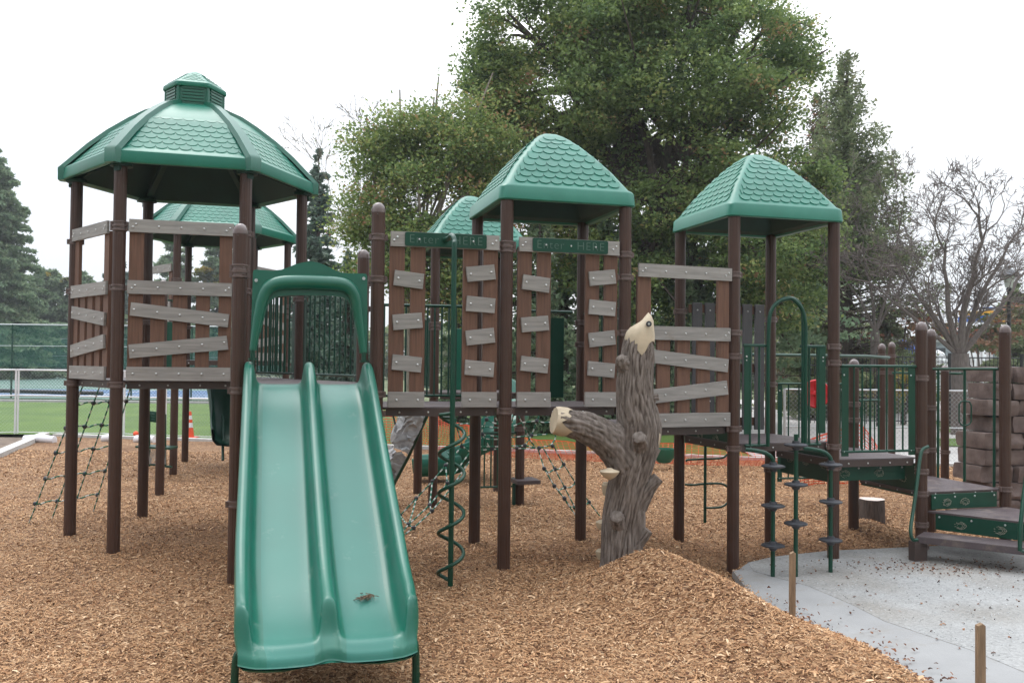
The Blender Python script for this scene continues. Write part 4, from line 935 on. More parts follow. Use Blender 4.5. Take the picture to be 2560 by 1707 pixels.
mb.tube(bez([at(431, 750, 14.9), at(436, 760, 14.9), at(433, 770, 14.9), at(431, 800, 14.9)], 4), .02, 8); mb.box(at(423, 751, 14.9), (.07, 0, 0), (0, .1, 0), (0, 0, .01)); obj('upright_panel', mb, M['pgreen'], t)
# slide at the back
def chute(name, lab, path, w, d_, mt, leg=None, cat='slide', tilt=0):
    t = thing(name, lab, cat, Vector((path[-1].x, path[-1].y, 0)))
    P = bez(path, 6); mb = MB(); prof = [(-1, 1), (-1.08, .9), (-1.0, .2), (-.75, -.12), (0, -.22), (.75, -.12), (1.0, .2), (1.08, .9), (1, 1), (.9, .9), (.85, .25), (.6, .02), (0, -.08), (-.6, .02), (-.85, .25), (-.9, .9)]
    for i, p in enumerate(P):
        tt = (P[min(i+1, len(P)-1)]-P[max(i-1, 0)]); h = Vector((tt.x, tt.y, 0)).normalized(); s = Vector((-h.y, h.x, 0)); up = s.cross(tt.normalized()); up = up if up.z > 0 else -up
        mb.v += [p+s*a*w+up*b*d_ for a, b in prof]
    n = len(prof)
    for i in range(len(P)-1):
        for k in range(n): q = (k+1) % n; mb.f.append([i*n+k, i*n+q, (i+1)*n+q, (i+1)*n+k]); mb.m.append(0)
    obj('chute', mb, mt, t, True, angle=60)
    if leg:
        m = MB(); [m.tube(l, .025, 8) for l in leg]; obj('leg', m, M['dgreen'], t, True)
    return t
chute('curved_slide', 'dark green slide seen end on behind the double slide, beside the lawn', [at(548, 915, 17.6), at(552, 960, 17.4), at(560, 1010, 17.2), at(566, 1060, 17.0), at(570, 1095, 16.7), at(574, 1108, 16.3)], .30, .28, M['pgreen'], leg=[[at(557, 1040, 16.9), at(557, 1150, 16.4)]])
# ---- third square tower behind the rope net
t3 = Vector((-1.066, 12.22, 0)); TA, TB, TD = t3, t3+U*L, t3+N*L; TC = t3+U*L+N*L
t = thing('play_tower', 'back square play tower, its green roof mostly hidden behind the left Enter HERE sign', 'play tower', t3, 'roofed play towers')
square_roof(t, TA, TB, TD, W=.72)
for p, c_ in ((TA, (2.5, 2.45)), (TB, (1.05, .3)), (TD, ()), (TC, (1.2,))): post(t, p, 3.6, clamps=c_)
deck(t, [TA, TB, TC, TD], 1.56)
barrier(t, TA, TD, 1.62, 2.6, 7); mb = MB(); mb.prism([TA+U*.25+ZV*1.6, TA+U*.55+ZV*1.6, TA+U*.55+ZV*2.45, TA+U*.25+ZV*2.45], N*.03, bev=.005); obj('play_panel', mb, M['green'], t)
mb = MB(); mb.prism([TB+ZV*.95+U*.0-N*.1, TB+ZV*.95-U*.55-N*.1, TB+ZV*.35-U*.55-N*.1, TB+ZV*.35-N*.1][::-1], N*.012)
o = barrier(t, (TB-U*.75).xy, (TB).xy, .25, 1.0, 6, s0=.05, s1=.7, bw=.02)
mb = MB(); mb.box(TB+ZV*.33+U*.06-N*.05, U*.17, N*.2, ZV*.025); obj('bench_seat', mb, M['deck'], t)
mb = MB(); mb.tube([TB+ZV*.3-U*.1-N*.05, TB-ZV*.3-U*.1-N*.05], .025, 8); obj('bench_leg', mb, M['dgreen'], t)
# spiral slide behind it
ctr = Vector((-.62, 15.5, 0)); pth = []
for k in range(13):
    ph = k/12; a = R(100)-ph*R(215); pth.append(ctr+Vector((.6*math.cos(a), .6*math.sin(a), 1.75-1.5*ph)))
pth += [Vector((-1.1, 14.85, .16)), Vector((-1.55, 14.9, .12))]
t = chute('spiral_slide', 'green spiral slide curling down behind the rope net', pth, .34, .28, M['slide'])
mb = MB(); mb.tube([ctr-ZV*.3, ctr+ZV*2.6], .075, 16); obj('centre_pole', mb, M['dgreen'], t, True)
# ================================================================ ropes
def rope(mb, P, r=.009, step=.022):
    P = [Vector(p) for p in P]; Q = []
    for a, b in zip(P[:-1], P[1:]):
        n = max(1, int((b-a).length/step)); Q += [a.lerp(b, k/n) for k in range(n)]
    Q.append(P[-1]); f0 = len(mb.f); mb.tube(Q, r, 6)
    for i in range(f0, len(mb.f)): mb.m[i] = 1 if ((i-f0)//6) % 5 in (3, 4) else 0
def knot(mb, p, r=.026, ax=None):
    mb.lathe(p, [(r*.5, -r), (r, -r*.45), (r, r*.45), (r*.5, r)], 10, 2, axis=ax or (0, .3, 1))
ROPE = [M['rope_g'], M['rope_w'], M['black']]
def ropething(name, lab, cat, lines, knots, loc, group=None, r=.009):
    mb = MB(); [rope(mb, l, r) for l in lines]; [knot(mb, kk) for kk in knots]
    return tag(obj(name, mb, ROPE, loc=loc, smooth_=True), lab, cat, group)
S3 = lambda x, y: (x/2.94, 900+y/2.94)
anch = [Vector((-5.85, 10.82, 0)), Vector((-5.68, 11.02, 0)), Vector((-5.57, 11.28, 0)), Vector((-5.42, 11.56, 0))]
a, d, n = lin(P1, P3)
tops = [a+d*s+ZV*1.68 for s in (.16, .44, .71, .99)]
rows = [.16, .38, .60, .80]
lines, kn = [], []
for A_, B_ in zip(anch, tops): lines.append([A_-ZV*.05, B_])
for i, f_ in enumerate((.14, .33, .52, .70, .87)):
    row = [A_.lerp(B_, f_+.0*j) for j, (A_, B_) in enumerate(zip(anch, tops))]; kn += row
    ln = []
    for p, q in zip(row[:-1], row[1:]): ln += [p, p.lerp(q, .25)-ZV*.012, p.lerp(q, .5)+ZV*.006, p.lerp(q, .75)+ZV*.014]
    lines.append(ln+[row[-1]])
ropething('rope_net', 'green and white rope climbing net slanting from the ground up to the cupola tower', 'rope net', lines, kn, Vector((-5.6, 11.1, 0)))
s4 = lambda x, y, Y: at(940+x/4.48, 1000+y/4.48, Y)
s5 = lambda x, y, Y: at(1050+x/4.704, 950+y/4.704, Y)
L1 = [s4(960, 520, 11.5), s4(780, 730, 11.35), s4(630, 910, 11.25), s4(450, 1100, 11.15), s4(270, 1290, 11.05), s4(150, 1385, 11.0)]
L2 = [s4(1040, 600, 11.5), s4(800, 930, 11.1), s4(600, 1175, 10.8), s4(365, 1390, 10.5), s4(270, 1500, 10.3)]
L3 = [s4(1080, 640, 11.5), s4(830, 1000, 11.05), s4(625, 1240, 10.7), s4(420, 1430, 10.4), s4(300, 1520, 10.25)]
lines = [L1, L2, L3]; kn = []
for i in range(1, 5 if False else 4):
    lines.append([L1[i], L2[i].lerp(L1[i], .5)-ZV*.02, L2[i], L3[i]]); kn += [L1[i], L2[i], L3[i]]
lines.append([L1[4], L2[3].lerp(L1[4], .4)-ZV*.02, L2[3]]); kn += [L1[4]]
ropething('rope_ladder', 'rope ladder of green and white ropes running down left behind the corkscrew pole', 'rope ladder', lines, kn, Vector((-1.3, 10.7, 0)), 'rope ladders')
R1 = [s5(1570, 770, 11.4), s5(1600, 830, 11.4), s5(1690, 990, 11.45), s5(1830, 1210, 11.5), at(1473, 1255, 11.52), at(1505, 1296, 11.55)]
R2 = [s5(1450, 800, 11.3), s5(1480, 850, 11.3), s5(1585, 1045, 11.3), s5(1700, 1260, 11.3), at(1437, 1268, 11.25), at(1468, 1312, 11.2)]
R3 = [s5(1390, 815, 11.2), s5(1410, 880, 11.2), s5(1460, 1040, 11.1), s5(1580, 1245, 11.0), s5(1700, 1390, 10.95), at(1440, 1290, 10.9)]
lines = [R1, R2, R3]; kn = []
for i in (2, 3, 4): lines.append([R1[i], R2[i].lerp(R1[i], .5)-ZV*.03, R2[i], R3[i].lerp(R2[i], .4)-ZV*.05, R3[i]]); kn += [R1[i], R2[i], R3[i]]
ropething('rope_ladder', 'rope ladder of green and white ropes running down right behind the grey fake tree', 'rope ladder', lines, kn, Vector((1.0, 11.3, 0)), 'rope ladders')
lines = [[s4(885, 200, 11.0), s4(900, 290, 11.0), s4(945, 430, 11.1), s4(970, 520, 11.2), s4(1040, 570, 11.3), s4(1180, 560, 11.4), s5(1000, 800, 11.4), s5(1250, 805, 11.3), s5(1400, 795, 11.3), s5(1540, 765, 11.4), s5(1590, 690, 11.5), s5(1600, 600, 11.5)],
 [s4(900, 270, 11.0), s4(1030, 262, 11.2), s4(1180, 290, 11.3), s4(1360, 310, 11.4), s5(1080, 545, 11.5), s5(1200, 500, 11.5), s5(1375, 480, 11.5), s5(1460, 500, 11.5), s5(1560, 490, 11.6)],
 [s4(980, 412, 11.1), s4(1060, 418, 11.2), s4(1190, 385, 11.3), s4(1370, 408, 11.4), s5(1100, 672, 11.4), s5(1312, 650, 11.5), s5(1500, 635, 11.5)],
 [s4(1180, 425, 11.3), s4(1300, 440, 11.4), s5(1000, 690, 11.4)], [s4(1000, 515, 11.2), s4(1100, 520, 11.3), s4(1370, 520, 11.4), s5(1235, 770, 11.4), s5(1350, 790, 11.3)],
 [s4(1320, 150, 11.0), s4(1370, 270, 11.1)], [s5(1150, 400, 11.0), s5(1240, 590, 11.1), s5(1290, 700, 11.2), s5(1350, 780, 11.3)], [s4(1240, 215, 11.2), s4(1300, 250, 11.2), s4(1370, 270, 11.2)],
 [s4(1180, 180, 11.1), s4(1300, 170, 11.1)], [s4(1240, 190, 11.2), s4(1180, 370, 11.3), s4(1260, 510, 11.4)], [s5(1400, 420, 11.5), s5(1375, 480, 11.5), s5(1312, 650, 11.5), s5(1235, 770, 11.4)], [s5(1100, 400, 11.1), s5(1080, 500, 11.3)]]
kn = [s4(960, 515, 11.2), s4(1240, 215, 11.2), s4(1190, 380, 11.3), s4(1300, 545, 11.4), s5(1375, 480, 11.5), s5(1312, 650, 11.5), s5(1235, 770, 11.4), s5(1560, 775, 11.4), s5(1140, 800, 11.35), s5(1400, 798, 11.3)]
ropething('rope_bridge', 'sagging rope bridge of green and white cords strung under the middle tower deck', 'rope bridge', lines, kn, Vector((.2, 11.3, 1)))
# T shaped rung climber behind the right tower
t = thing('rung_climber', 'thin dark green pole with curved rungs behind the right tower', 'climber', Vector((2.5, 11.44, 0)))
mb = MB(); c = lambda x, y: at(1600+x/3.92, 1000+y/3.92, 11.44)
mb.tube([c(640, 440), c(636, 1200)], .019, 10); obj('pole', mb, M['dgreen'], t, True)
for q in ([(450, 600), (465, 585), (540, 580), (640, 575), (760, 572), (820, 560), (858, 530)], [(440, 825), (520, 830), (600, 822), (740, 815), (810, 822), (860, 850)], [(645, 1055), (760, 1052), (820, 1035), (858, 1005)]):
    mb = MB(); mb.tube(bez([c(*p) for p in q], 4), .014, 8); obj('rung', mb, M['dgreen'], t, True)
# grey rock climbing plank
t = thing('rock_climber', 'tilted plank of moulded grey rocks behind the double slide', 'rock climber', Vector((-1.8, 12.2, 0)))
def rockslab(poly, Y0, Y1, nm):
    mb = MB(); m = 26
    Lf = [Vector(p) for p in bez([at(940+x/4.48, 1000+y/4.48, Y0) for x, y in poly[0]], 9)]; Rt = [Vector(p) for p in bez([at(940+x/4.48, 1000+y/4.48, Y0) for x, y in poly[1]], 9)]
    nL = len(Lf); W_ = 12; vs = []
    for j in range(nL):
        l, r_ = Lf[j], Rt[min(j, len(Rt)-1)]
        for k in range(W_+6):
            if k <= 5: p = r_.lerp(l, k/5)
            else: p = l+N*(.62*(k-5)/(W_))
            b = noise.cell_vector((p*Vector((5, 5, 7)) if False else Vector((p.x*6, p.y*6, p.z*8))).to_tuple()) if k > 1 else Vector((.5, .5, .5)); nz = noise.noise(p*14)
            vs.append(p+(b-Vector((.5, .5, .5)))*(.09 if k > 1 else 0)+Vector((nz, -abs(nz), nz))*.02)
    w = W_+6
    mb.add(vs, [(j*w+k, j*w+k+1, (j+1)*w+k+1, (j+1)*w+k) for j in range(nL-1) for k in range(w-1)]); return obj(nm, mb, M['grock'], t, False)
M['grock'] = mat('moulded_grey_rock', (.24, .24, .245), .8, .25, 9, .5, 30, col2=(.42, .42, .42))
rockslab([[(345, 165), (340, 230), (262, 390), (245, 540)], [(572, 165), (520, 280), (440, 440), (365, 600)]], 11.6, 12.2, 'upper_rocks')
rockslab([[(215, 560), (140, 690), (82, 770), (90, 900), (100, 1080)], [(350, 625), (290, 740), (230, 860), (170, 970), (120, 1085)]], 12.2, 12.6, 'lower_rocks')
mb = MB(); mb.tube([at(940+578/4.48, 1036, 11.55), at(940+360/4.48, 1000+640/4.48, 11.9), at(940+118/4.48, 1000+1095/4.48, 12.2)], .022, 8); mb.tube([at(982, 1036, 11.9), at(998, 1098, 12.4)], .014, 6); obj('rail', mb, M['dgreen'], t)

# ================================================================ brown rock wall at the right
t = thing('rock_wall', 'stacked brown moulded block climbing wall at the right edge behind the landings', 'climbing wall', Vector((7.2, 12.6, 0)))
M['brock'] = mat('moulded_brown_rock', (.075, .048, .040), .75, .3, 5, .7, 25, col2=(.17, .125, .11))
def rblock(c, hx, hy, hz, seed):
    mb = MB(); nx, ny, nz_ = 10, 4, 5; c = Vector(c); idx = {}
    def pt(i, j, k):
        if (i, j, k) not in idx:
            x, y, z = (i/nx*2-1), (j/ny*2-1), (k/nz_*2-1); p = Vector((x*hx, y*hy, z*hz)); e = sum(abs(v) > .99 for v in (x, y, z))
            p *= (1-.025*max(0, e-1)); q = p*5+Vector((seed*3.1, seed, 0)); p += Vector((noise.noise(q), noise.noise(q+Vector((9, 0, 0))), .6*noise.noise(q+Vector((0, 9, 0)))))*.02
            p += Vector((0, -1, 0))*.03*(round(noise.noise(Vector((seed, p.z*9, p.x*2)))*3)/3)
            idx[i, j, k] = len(mb.v); mb.v.append(c+Matrix.Rotation(GA*.55, 3, 'Z') @ p)
        return idx[i, j, k]
    for i in range(nx):
        for k in range(nz_): mb.f.append([pt(i, 0, k), pt(i+1, 0, k), pt(i+1, 0, k+1), pt(i, 0, k+1)]); mb.f.append([pt(i, ny, k), pt(i, ny, k+1), pt(i+1, ny, k+1), pt(i+1, ny, k)])
        for j in range(ny): mb.f.append([pt(i, j, nz_), pt(i+1, j, nz_), pt(i+1, j+1, nz_), pt(i, j+1, nz_)])
    for j in range(ny):
        for k in range(nz_): mb.f.append([pt(0, j, k), pt(0, j, k+1), pt(0, j+1, k+1), pt(0, j+1, k)]); mb.f.append([pt(nx, j, k), pt(nx, j+1, k), pt(nx, j+1, k+1), pt(nx, j, k+1)])
    mb.m = [0]*len(mb.f); return mb
rr_ = random.Random(5)
for r_ in range(10):
    z = 2.0-.113-.226*r_; x = 6.49+(-.05 if r_ in (2, 5, 8) else .06)-.012*r_; k = 0
    if r_ in (4, 6, 9): x -= .14
    while x < 9.6:
        w = [.30, .58, .52, .62, .5][(k+r_*2) % 5]*(.5 if k == 0 and r_ % 2 else 1); xc = x+w/2
        obj('block', rblock((xc, 12.35+.27*(xc-6.3)*.55+(.06 if (k+r_) % 3 == 0 else 0), z), w/2-.006, .3, .108, r_*7+k), M['brock'], t, True, angle=50); x += w; k += 1
# more posts and rails of the far right structure
t = thing('balance_course', 'far cluster of capped brown posts with green rails behind the right tower', 'climbing frame', Vector((5, 13.5, 0)))
for x, y, Y in ((2204, 861, 15.5), (2229, 857, 16.3), (2362, 916, 14.5)):
    p = at(x, 1000, Y); post(t, (p.x, p.y), at(x, y, Y).z, True, clamps=(at(x, 890, Y).z, at(x, 932, Y).z) if x < 2300 else (.6,))
mb = MB(); mb.tube([at(1830, 886, 13.2), at(2170, 891, 14.6), at(2222, 894, 15.4)], .028, 8); mb.tube([at(2232, 932, 15.8), at(2405, 934, 14.3)], .022, 8); obj('rail', mb, M['dgreen'], t, True)
pa, pb_ = at(1944, 959, 12.9), at(2102, 961, 13.1); o = barrier(t, (pa.x, pa.y), (pb_.x, pb_.y), .35, pa.z, 5, s0=0, s1=(pb_-pa).length, bw=.07)
pa, pb_ = at(2150, 1001, 13.6), at(2198, 1001, 13.8); barrier(t, (pa.x, pa.y), (pb_.x, pb_.y), .4, pa.z, 3, s0=0, s1=(pb_-pa).length, bw=.03)
mb = MB(); cR = at(2040, 984, 12.7); mb.lathe(cR, [(.19, -.015), (.205, 0), (.19, .015), (.17, .006), (.05, .006), (.03, .02)], 30, axis=(0, -1, 0)); mb.box(cR+Vector((0, -.02, 0)), (.015, 0, 0), (0, .012, 0), (0, 0, .18)); mb.box(cR+Vector((0, -.02, 0)), (.18, 0, 0), (0, .012, 0), (0, 0, .015)); obj('steering_wheel', mb, M['red'], t, True)
mb = MB(); pa = at(1660, 1137, 16.8); mb.lathe(pa, [(.02, -.16), (.12, -.14), (.21, -.02), (.23, .12), (.21, .12), (.18, .0)], 20); o = obj('spring_seat', mb, M['green'], loc=pa, smooth_=True); tag(o, 'small round green plastic seat far off behind the rung climber', 'play seat')
mb = MB(); mb.tube([Vector((pa.x-.32, pa.y, -.1)), Vector((pa.x-.32, pa.y, 1.9))], PR, 16); o = obj('brown_post', mb, M['post'], loc=Vector((pa.x-.32, pa.y, 0)), smooth_=True); tag(o, 'short plain brown post beside the small round green seat', 'post')

# ================================================================ small things on the ground
def stake(lab, x, yt, yb, Y, w):
    c = at(x*K, yb*K, Y); tpz = at(x*K, yt*K, Y).z; mb = MB()
    mb.prism([(c.x-w, Y-.012, -.4), (c.x+w*.9, Y-.02, -.4), (c.x+w, Y-.012, tpz), (c.x+w*.3, Y-.012, tpz+.012), (c.x-w*.95, Y-.012, tpz-.002)], (0, .035, 0), bev=.003)
    tag(obj('wooden_stake', mb, M['wood'], loc=(c.x, Y, 0)), lab, 'stake', 'wooden stakes beside the pad')
stake('wooden stake at the edge of the chip mound, before the middle disc pole', 1820, 1270, 1440, 6.7, .021)
stake('shorter looking wooden stake at the lower right corner on the smooth concrete margin', 2253, 1435, 1640, 5.4, .024)
mb = MB(); sc_ = Vector((4.93, 12.15, 0)); V_ = []
for j, (z, s) in enumerate(((-.5, 1.15), (-.2, 1.06), (-.1, 1.03), (.10, 1.0), (.16, .99))):
    for k in range(28): a = k/28*2*math.pi; rr = .165*s*(1+.05*math.sin(3*a+1)+.03*math.sin(7*a)); mb.v.append(sc_+Vector((rr*math.cos(a), rr*math.sin(a), z+.02)))
for j in range(4):
    for k in range(28): q = (k+1) % 28; mb.f.append([j*28+k, j*28+q, (j+1)*28+q, (j+1)*28+k]); mb.m.append(0)
t = thing('tree_stump', 'sawn tree stump with dark bark and pale top half buried in wood chips', 'stump', sc_)
obj('bark', mb, M['stump'], t, True, angle=60)
m2 = MB(); ring = mb.v[4*28:5*28]; m2.add([v+ZV*.002 for v in ring], [list(range(28))]); M['cut'] = mat('pale_sawn_wood', (.62, .52, .46), .8, .1, 25); obj('sawn_top', m2, M['cut'], t)
def ball(c, r): 
    mb = MB(); mb.lathe(c, [(max(.001, r*math.sin(a)), -r*math.cos(a)) for a in np.linspace(0, math.pi, 10)], 16); return mb
c = at(1067, 1134.5, 17.3); c.z = gz(c.x, c.y)+.04; tag(obj('tennis_ball', ball(c, .05), M['tennisball'], loc=c, smooth_=True), 'bright yellow green ball on the chips beyond the grey rock climber', 'ball')
# traffic cone and white sandbag tubes along the kerb
t = thing('traffic_cone', 'tall orange cone with two white bands standing at the lawn kerb', 'cone', Vector((-8.03, 22.2, 0)))
mb = MB(); c = Vector((-8.03, 22.2, 0)); mb.abox(c.x-.19, c.x+.19, c.y-.19, c.y+.19, 0, .04); mb.lathe(c, [(.12, .04), (.045, .66), (.04, .68)], 20); obj('cone_body', mb, M['orange'], t, True)
for z0, z1 in ((.28, .40), (.48, .58)):
    mb = MB(); r0 = .12-.075*z0/.66+.004; r1 = .12-.075*z1/.66+.004; mb.lathe(c, [(r0, z0), (r1, z1)], 20); obj('white_band', mb, M['white'], t, True)
for (xa, ya, xb, yb, lab) in ((60, 1092, 138, 1101, 'white plastic sandbag tube lying at the foot of the left temporary fence'), (258, 1090, 292, 1092, 'white tube with a red tip lying on the kerb behind the cupola tower posts'), (338, 1092, 388, 1095, 'white tube lying on the kerb between the thin far posts')):
    a, b = ath(xa, ya+6, .06), ath(xb, yb+6, .06); b.y = a.y-.1; b.x = at(xb, yb, b.y).x; mb = MB(); mb.tube(bez([a, a.lerp(b, .1), a.lerp(b, .5)+ZV*.02, a.lerp(b, .9), b], 4), [.03]+[.10]*15+[.04], 12)
    tag(obj('sandbag_tube', mb, M['white'], loc=a, smooth_=True), lab, 'sandbag', 'white sandbag tubes by the kerb')
tag(obj('pool_cap', ball(Vector((-9.4, 22.3, .1)), .07), M['orange'], loc=(-9.4, 22.3, .1), smooth_=True), 'small orange red knob beside the white tube on the kerb', 'cap')
# ================================================================ temporary silver fence
def chain(mb, a, b, z0, z1, cell=.09, r=.0014):
    Lh = (b-a).length; d = (b-a).normalized(); h = z1-z0; n_ = int((Lh+h)/cell)
    for k in range(n_):
        for sgn in (1, -1):
            s0 = k*cell-h if sgn == 1 else k*cell; s1 = s0+h*sgn; za, zb = z0, z1
            pts = []
            for s, z in ((s0, za), (s1, zb)): pts.append((s, z))
            (sa_, za), (sb_, zb) = pts
            def clip(sa_, za, sb_, zb):
                if sa_ < 0: za += (zb-za)*(-sa_)/(sb_-sa_); sa_ = 0
                if sa_ > Lh: za += (zb-za)*(Lh-sa_)/(sb_-sa_); sa_ = Lh
                return sa_, za
            if (sa_ < 0 and sb_ < 0) or (sa_ > Lh and sb_ > Lh): continue
            sa_, za = clip(sa_, za, sb_, zb); sb_, zb = clip(sb_, zb, sa_, za) if abs(sb_-sa_) > 1e-6 else (sb_, zb)
            p, q = a+d*sa_+ZV*za, a+d*sb_+ZV*zb; w = d.cross(ZV)*0+ZV.cross(d)*0+Vector((r, 0, 0))
            i = len(mb.v); mb.v += [p-w, p+w, q+w, q-w]; mb.f.append([i, i+1, i+2, i+3]); mb.m.append(0)
def tfence(pts, lab, z1=1.66, mid=1.0, group='temporary fence panels'):
    for (a, b) in zip(pts[:-1], pts[1:]):
        a, b = Vector(a), Vector(b); t = thing('temporary_fence', lab.pop(0), 'fence', a, group)
        mb = MB(); mb.tube([a+ZV*z1, b+ZV*z1], .022, 8); mb.tube([a+ZV*mid, b+ZV*mid], .02, 8); mb.tube([a+ZV*.06, b+ZV*.06], .012, 6)
        for p in (a, b-(b-a).normalized()*.06): mb.tube([p, p+ZV*(z1+.02)], .025, 8)
        obj('frame', mb, M['white'], t, True); m = MB(); chain(m, a, b, .06, z1); obj('mesh', m, M['galv'], t)
tfence([(-17.5, 20.0, 0), (-12.73, 22.95, 0), (-9.9, 22.75, 0), (-8.7, 22.4, 0), (-5.2, 21.6, 0)], ['silver chain link panel running off the left edge of the view', 'silver chain link panel just right of the corner with the white tube', 'narrow silver chain link panel behind the cupola tower', 'silver chain link panel behind the double slide'])
# ================================================================ tall court fence with green windscreen
def screen_mat(name, col, alpha):
    m = bpy.data.materials.new(name); m.use_nodes = True; n, l = m.node_tree.nodes, m.node_tree.links; b = n["Principled BSDF"]; b.inputs['Base Color'].default_value = (*col, 1); b.inputs['Roughness'].default_value = .8
    tr = n.new("ShaderNodeBsdfTransparent"); ms = n.new("ShaderNodeMixShader"); ms.inputs[0].default_value = alpha; l.new(tr.outputs[0], ms.inputs[1]); l.new(b.outputs[0], ms.inputs[2]); l.new(ms.outputs[0], n["Material Output"].inputs[0]); return m
M['scr1'] = screen_mat('open_weave_green_windscreen', (.02, .16, .125), .36); M['scr2'] = screen_mat('green_windscreen', (.03, .11, .095), .65)
def court_fence(lab, x0, x1, Y, z1, zs, step, sm_):
    t = thing('court_fence', lab, 'fence', (x0, Y, 0), 'tennis court fences')
    mb = MB(); x = x0
    while x <= x1: mb.tube([(x, Y, 0), (x, Y, z1)], .045, 8); x += step
    obj('posts', mb, M['dgreen'], t); m = MB(); m.tube([(x0, Y, z1), (x1, Y, z1)], .035, 8); m.tube([(x0, Y, (zs+z1)/2), (x1, Y, (zs+z1)/2)], .02, 6); m.tube([(x0, Y, .1), (x1, Y, .1)], .03, 6); obj('rails', m, M['galv'], t)
    m = MB(); m.add([(x0, Y+.02, zs), (x1, Y+.02, zs), (x1, Y+.02, z1-.03), (x0, Y+.02, z1-.03)], [(0, 1, 2, 3)]); obj('windscreen', m, sm_, t)
    m = MB(); chain(m, Vector((x0, Y, 0)), Vector((x1, Y, 0)), .1, max(zs, .6), .16, .006); obj('mesh', m, M['dgreen'], t)
court_fence('tall green mesh fence with see through windscreen in front of the tennis court', -30, -8, 43, 3.55, 1.5, 2.9, M['scr1'])
court_fence('far tall fence with solid green windscreen behind the tennis court', -75, -14, 92, 3.9, .3, 5, M['scr2'])
mb = MB(); x = -30
mb.tube([(-40, 43.5, .32), (-26, 43.5, .34), (-20, 43.5, .25)], .10, 8); tag(obj('rolled_net', mb, M['ironb'], loc=(-30, 43.5, .3)), 'long dark rolled up net lying along the court fence', 'rolled net')
mb = MB(); mb.abox(-40, -12, 40.3, 40.9, 0, .10); M['hedge'] = mat('low_clipped_hedge', (.03, .07, .03), .95, .5, 20, 1, 12); tag(obj('low_hedge', mb, M['hedge'], loc=(-20, 40.6, 0)), 'long low green hedge strip along the near side of the court', 'hedge')
# ================================================================ orange safety netting
def onet(lab, base, hts, sag=0):
    P = [Vector((*b, 0)) for b in base]; n = len(P); mb = MB(); Q = []; Hh = []
    tot = [0]
    for a, b in zip(P[:-1], P[1:]): tot.append(tot[-1]+(b-a).length)
    m = int(tot[-1]/.12); 
    for i in range(m+1):
        s = tot[-1]*i/m; x = float(np.interp(s, tot, [p.x for p in P])); y = float(np.interp(s, tot, [p.y for p in P])); Q.append(Vector((x, y, gz(x, y) if y < 22 else 0))); Hh.append(float(np.interp(s, tot, hts)))
    def pt(i, v): h = Hh[i]; w = 1.1-h; return Q[i]+ZV*(v*h+.03*noise.noise((i*.21, v*2, 5)))+Vector((noise.noise((i*.1, v*1.3, 2))*.12, -w*.9*math.sin(v*math.pi*.8)*.6+noise.noise((i*.13, v*3, 0))*.15, 0))
    rows_ = 15
    for r_ in range(rows_+1):
        v = r_/rows_; w0 = .0075 if 0 < r_ < rows_ else .016
        for i in range(m):
            w = w0*min(1, Hh[i]/.8+.1)
            a, b = pt(i, v), pt(i+1, v); k = len(mb.v); mb.v += [a-ZV*w, b-ZV*w, b+ZV*w, a+ZV*w]; mb.f.append([k, k+1, k+2, k+3]); mb.m.append(0)
    for i in range(0, m+1):
        for r_ in range(rows_):
            a, b = pt(i, r_/rows_), pt(i, (r_+1)/rows_); x = Vector((.0045, 0, 0)); k = len(mb.v); mb.v += [a-x, a+x, b+x, b-x]; mb.f.append([k, k+1, k+2, k+3]); mb.m.append(0)
    return tag(obj('safety_netting', mb, M['orange'], loc=Q[0]), lab, 'safety netting', 'orange safety netting')
onet('sagging orange safety netting along the back of the chips behind the towers', [(-4.4, 21.3), (-2.3, 20.9), (-1.2, 19.6), (.0, 18.6), (1.5, 18.0), (3.2, 17.7), (5.0, 17.4), (6.4, 17.1)], [.95, .9, .66, .45, .38, .42, .45, .34])
onet('short upright stretch of orange netting behind the disc step poles', [(4.75, 14.6), (5.3, 14.9), (5.9, 15.0), (6.3, 15.4), (6.5, 15.7)], [.75, .85, 1.0, .6, .4])
# ================================================================ VEGETATION
LEAF = tone_mat('broad_green_leaves', [(0.045, 0.086, 0.037), (0.098, 0.167, 0.056), (0.182, 0.264, 0.085), (0.303, 0.376, 0.121), (0.409, 0.376, 0.142), (0.394, 0.209, 0.126)], .6, .38, .35, pos=[0, .25, .5, .75, .86, 1])
NEED = tone_mat('dark_conifer_needles', [(0.094, 0.150, 0.100), (0.175, 0.256, 0.150), (0.263, 0.350, 0.206), (0.350, 0.400, 0.237)], .8, .35, .2)
NEEDB = tone_mat('blue_green_needles', [(0.069, 0.112, 0.094), (0.125, 0.188, 0.150), (0.200, 0.275, 0.225), (0.312, 0.362, 0.288)], .8, .35, .2)
NEEDL = tone_mat('thin_olive_needles', [(0.100, 0.131, 0.069), (0.175, 0.225, 0.112), (0.263, 0.306, 0.156), (0.350, 0.325, 0.188)], .8, .45, .2)
BUSH = tone_mat('autumn_shrub_leaves', [(0.036, 0.060, 0.024), (0.084, 0.108, 0.042), (0.144, 0.132, 0.066), (0.240, 0.120, 0.072), (0.360, 0.132, 0.084)], .7, .2, .2)
YEL = tone_mat('yellowing_leaves', [(.06, .09, .03), (.16, .18, .05), (.30, .26, .06), (.36, .2, .05)], .7, .25, .2)
def leafquads(C_, size, tone, droop=.3, asp=.62):
    n = len(C_); d = rng.normal(size=(n, 3)); d[:, 2] = d[:, 2]*.6-droop; d /= np.linalg.norm(d, axis=1)[:, None]
    s = np.cross(d, rng.normal(size=(n, 3))); s /= np.linalg.norm(s, axis=1)[:, None]
    a = size[:, None]; V = np.stack([C_-d*a, C_+s*a*asp, C_+d*a, C_-s*a*asp], 1).reshape(-1, 3)
    return V, np.arange(n*4).reshape(-1, 4), np.repeat(tone, 4)
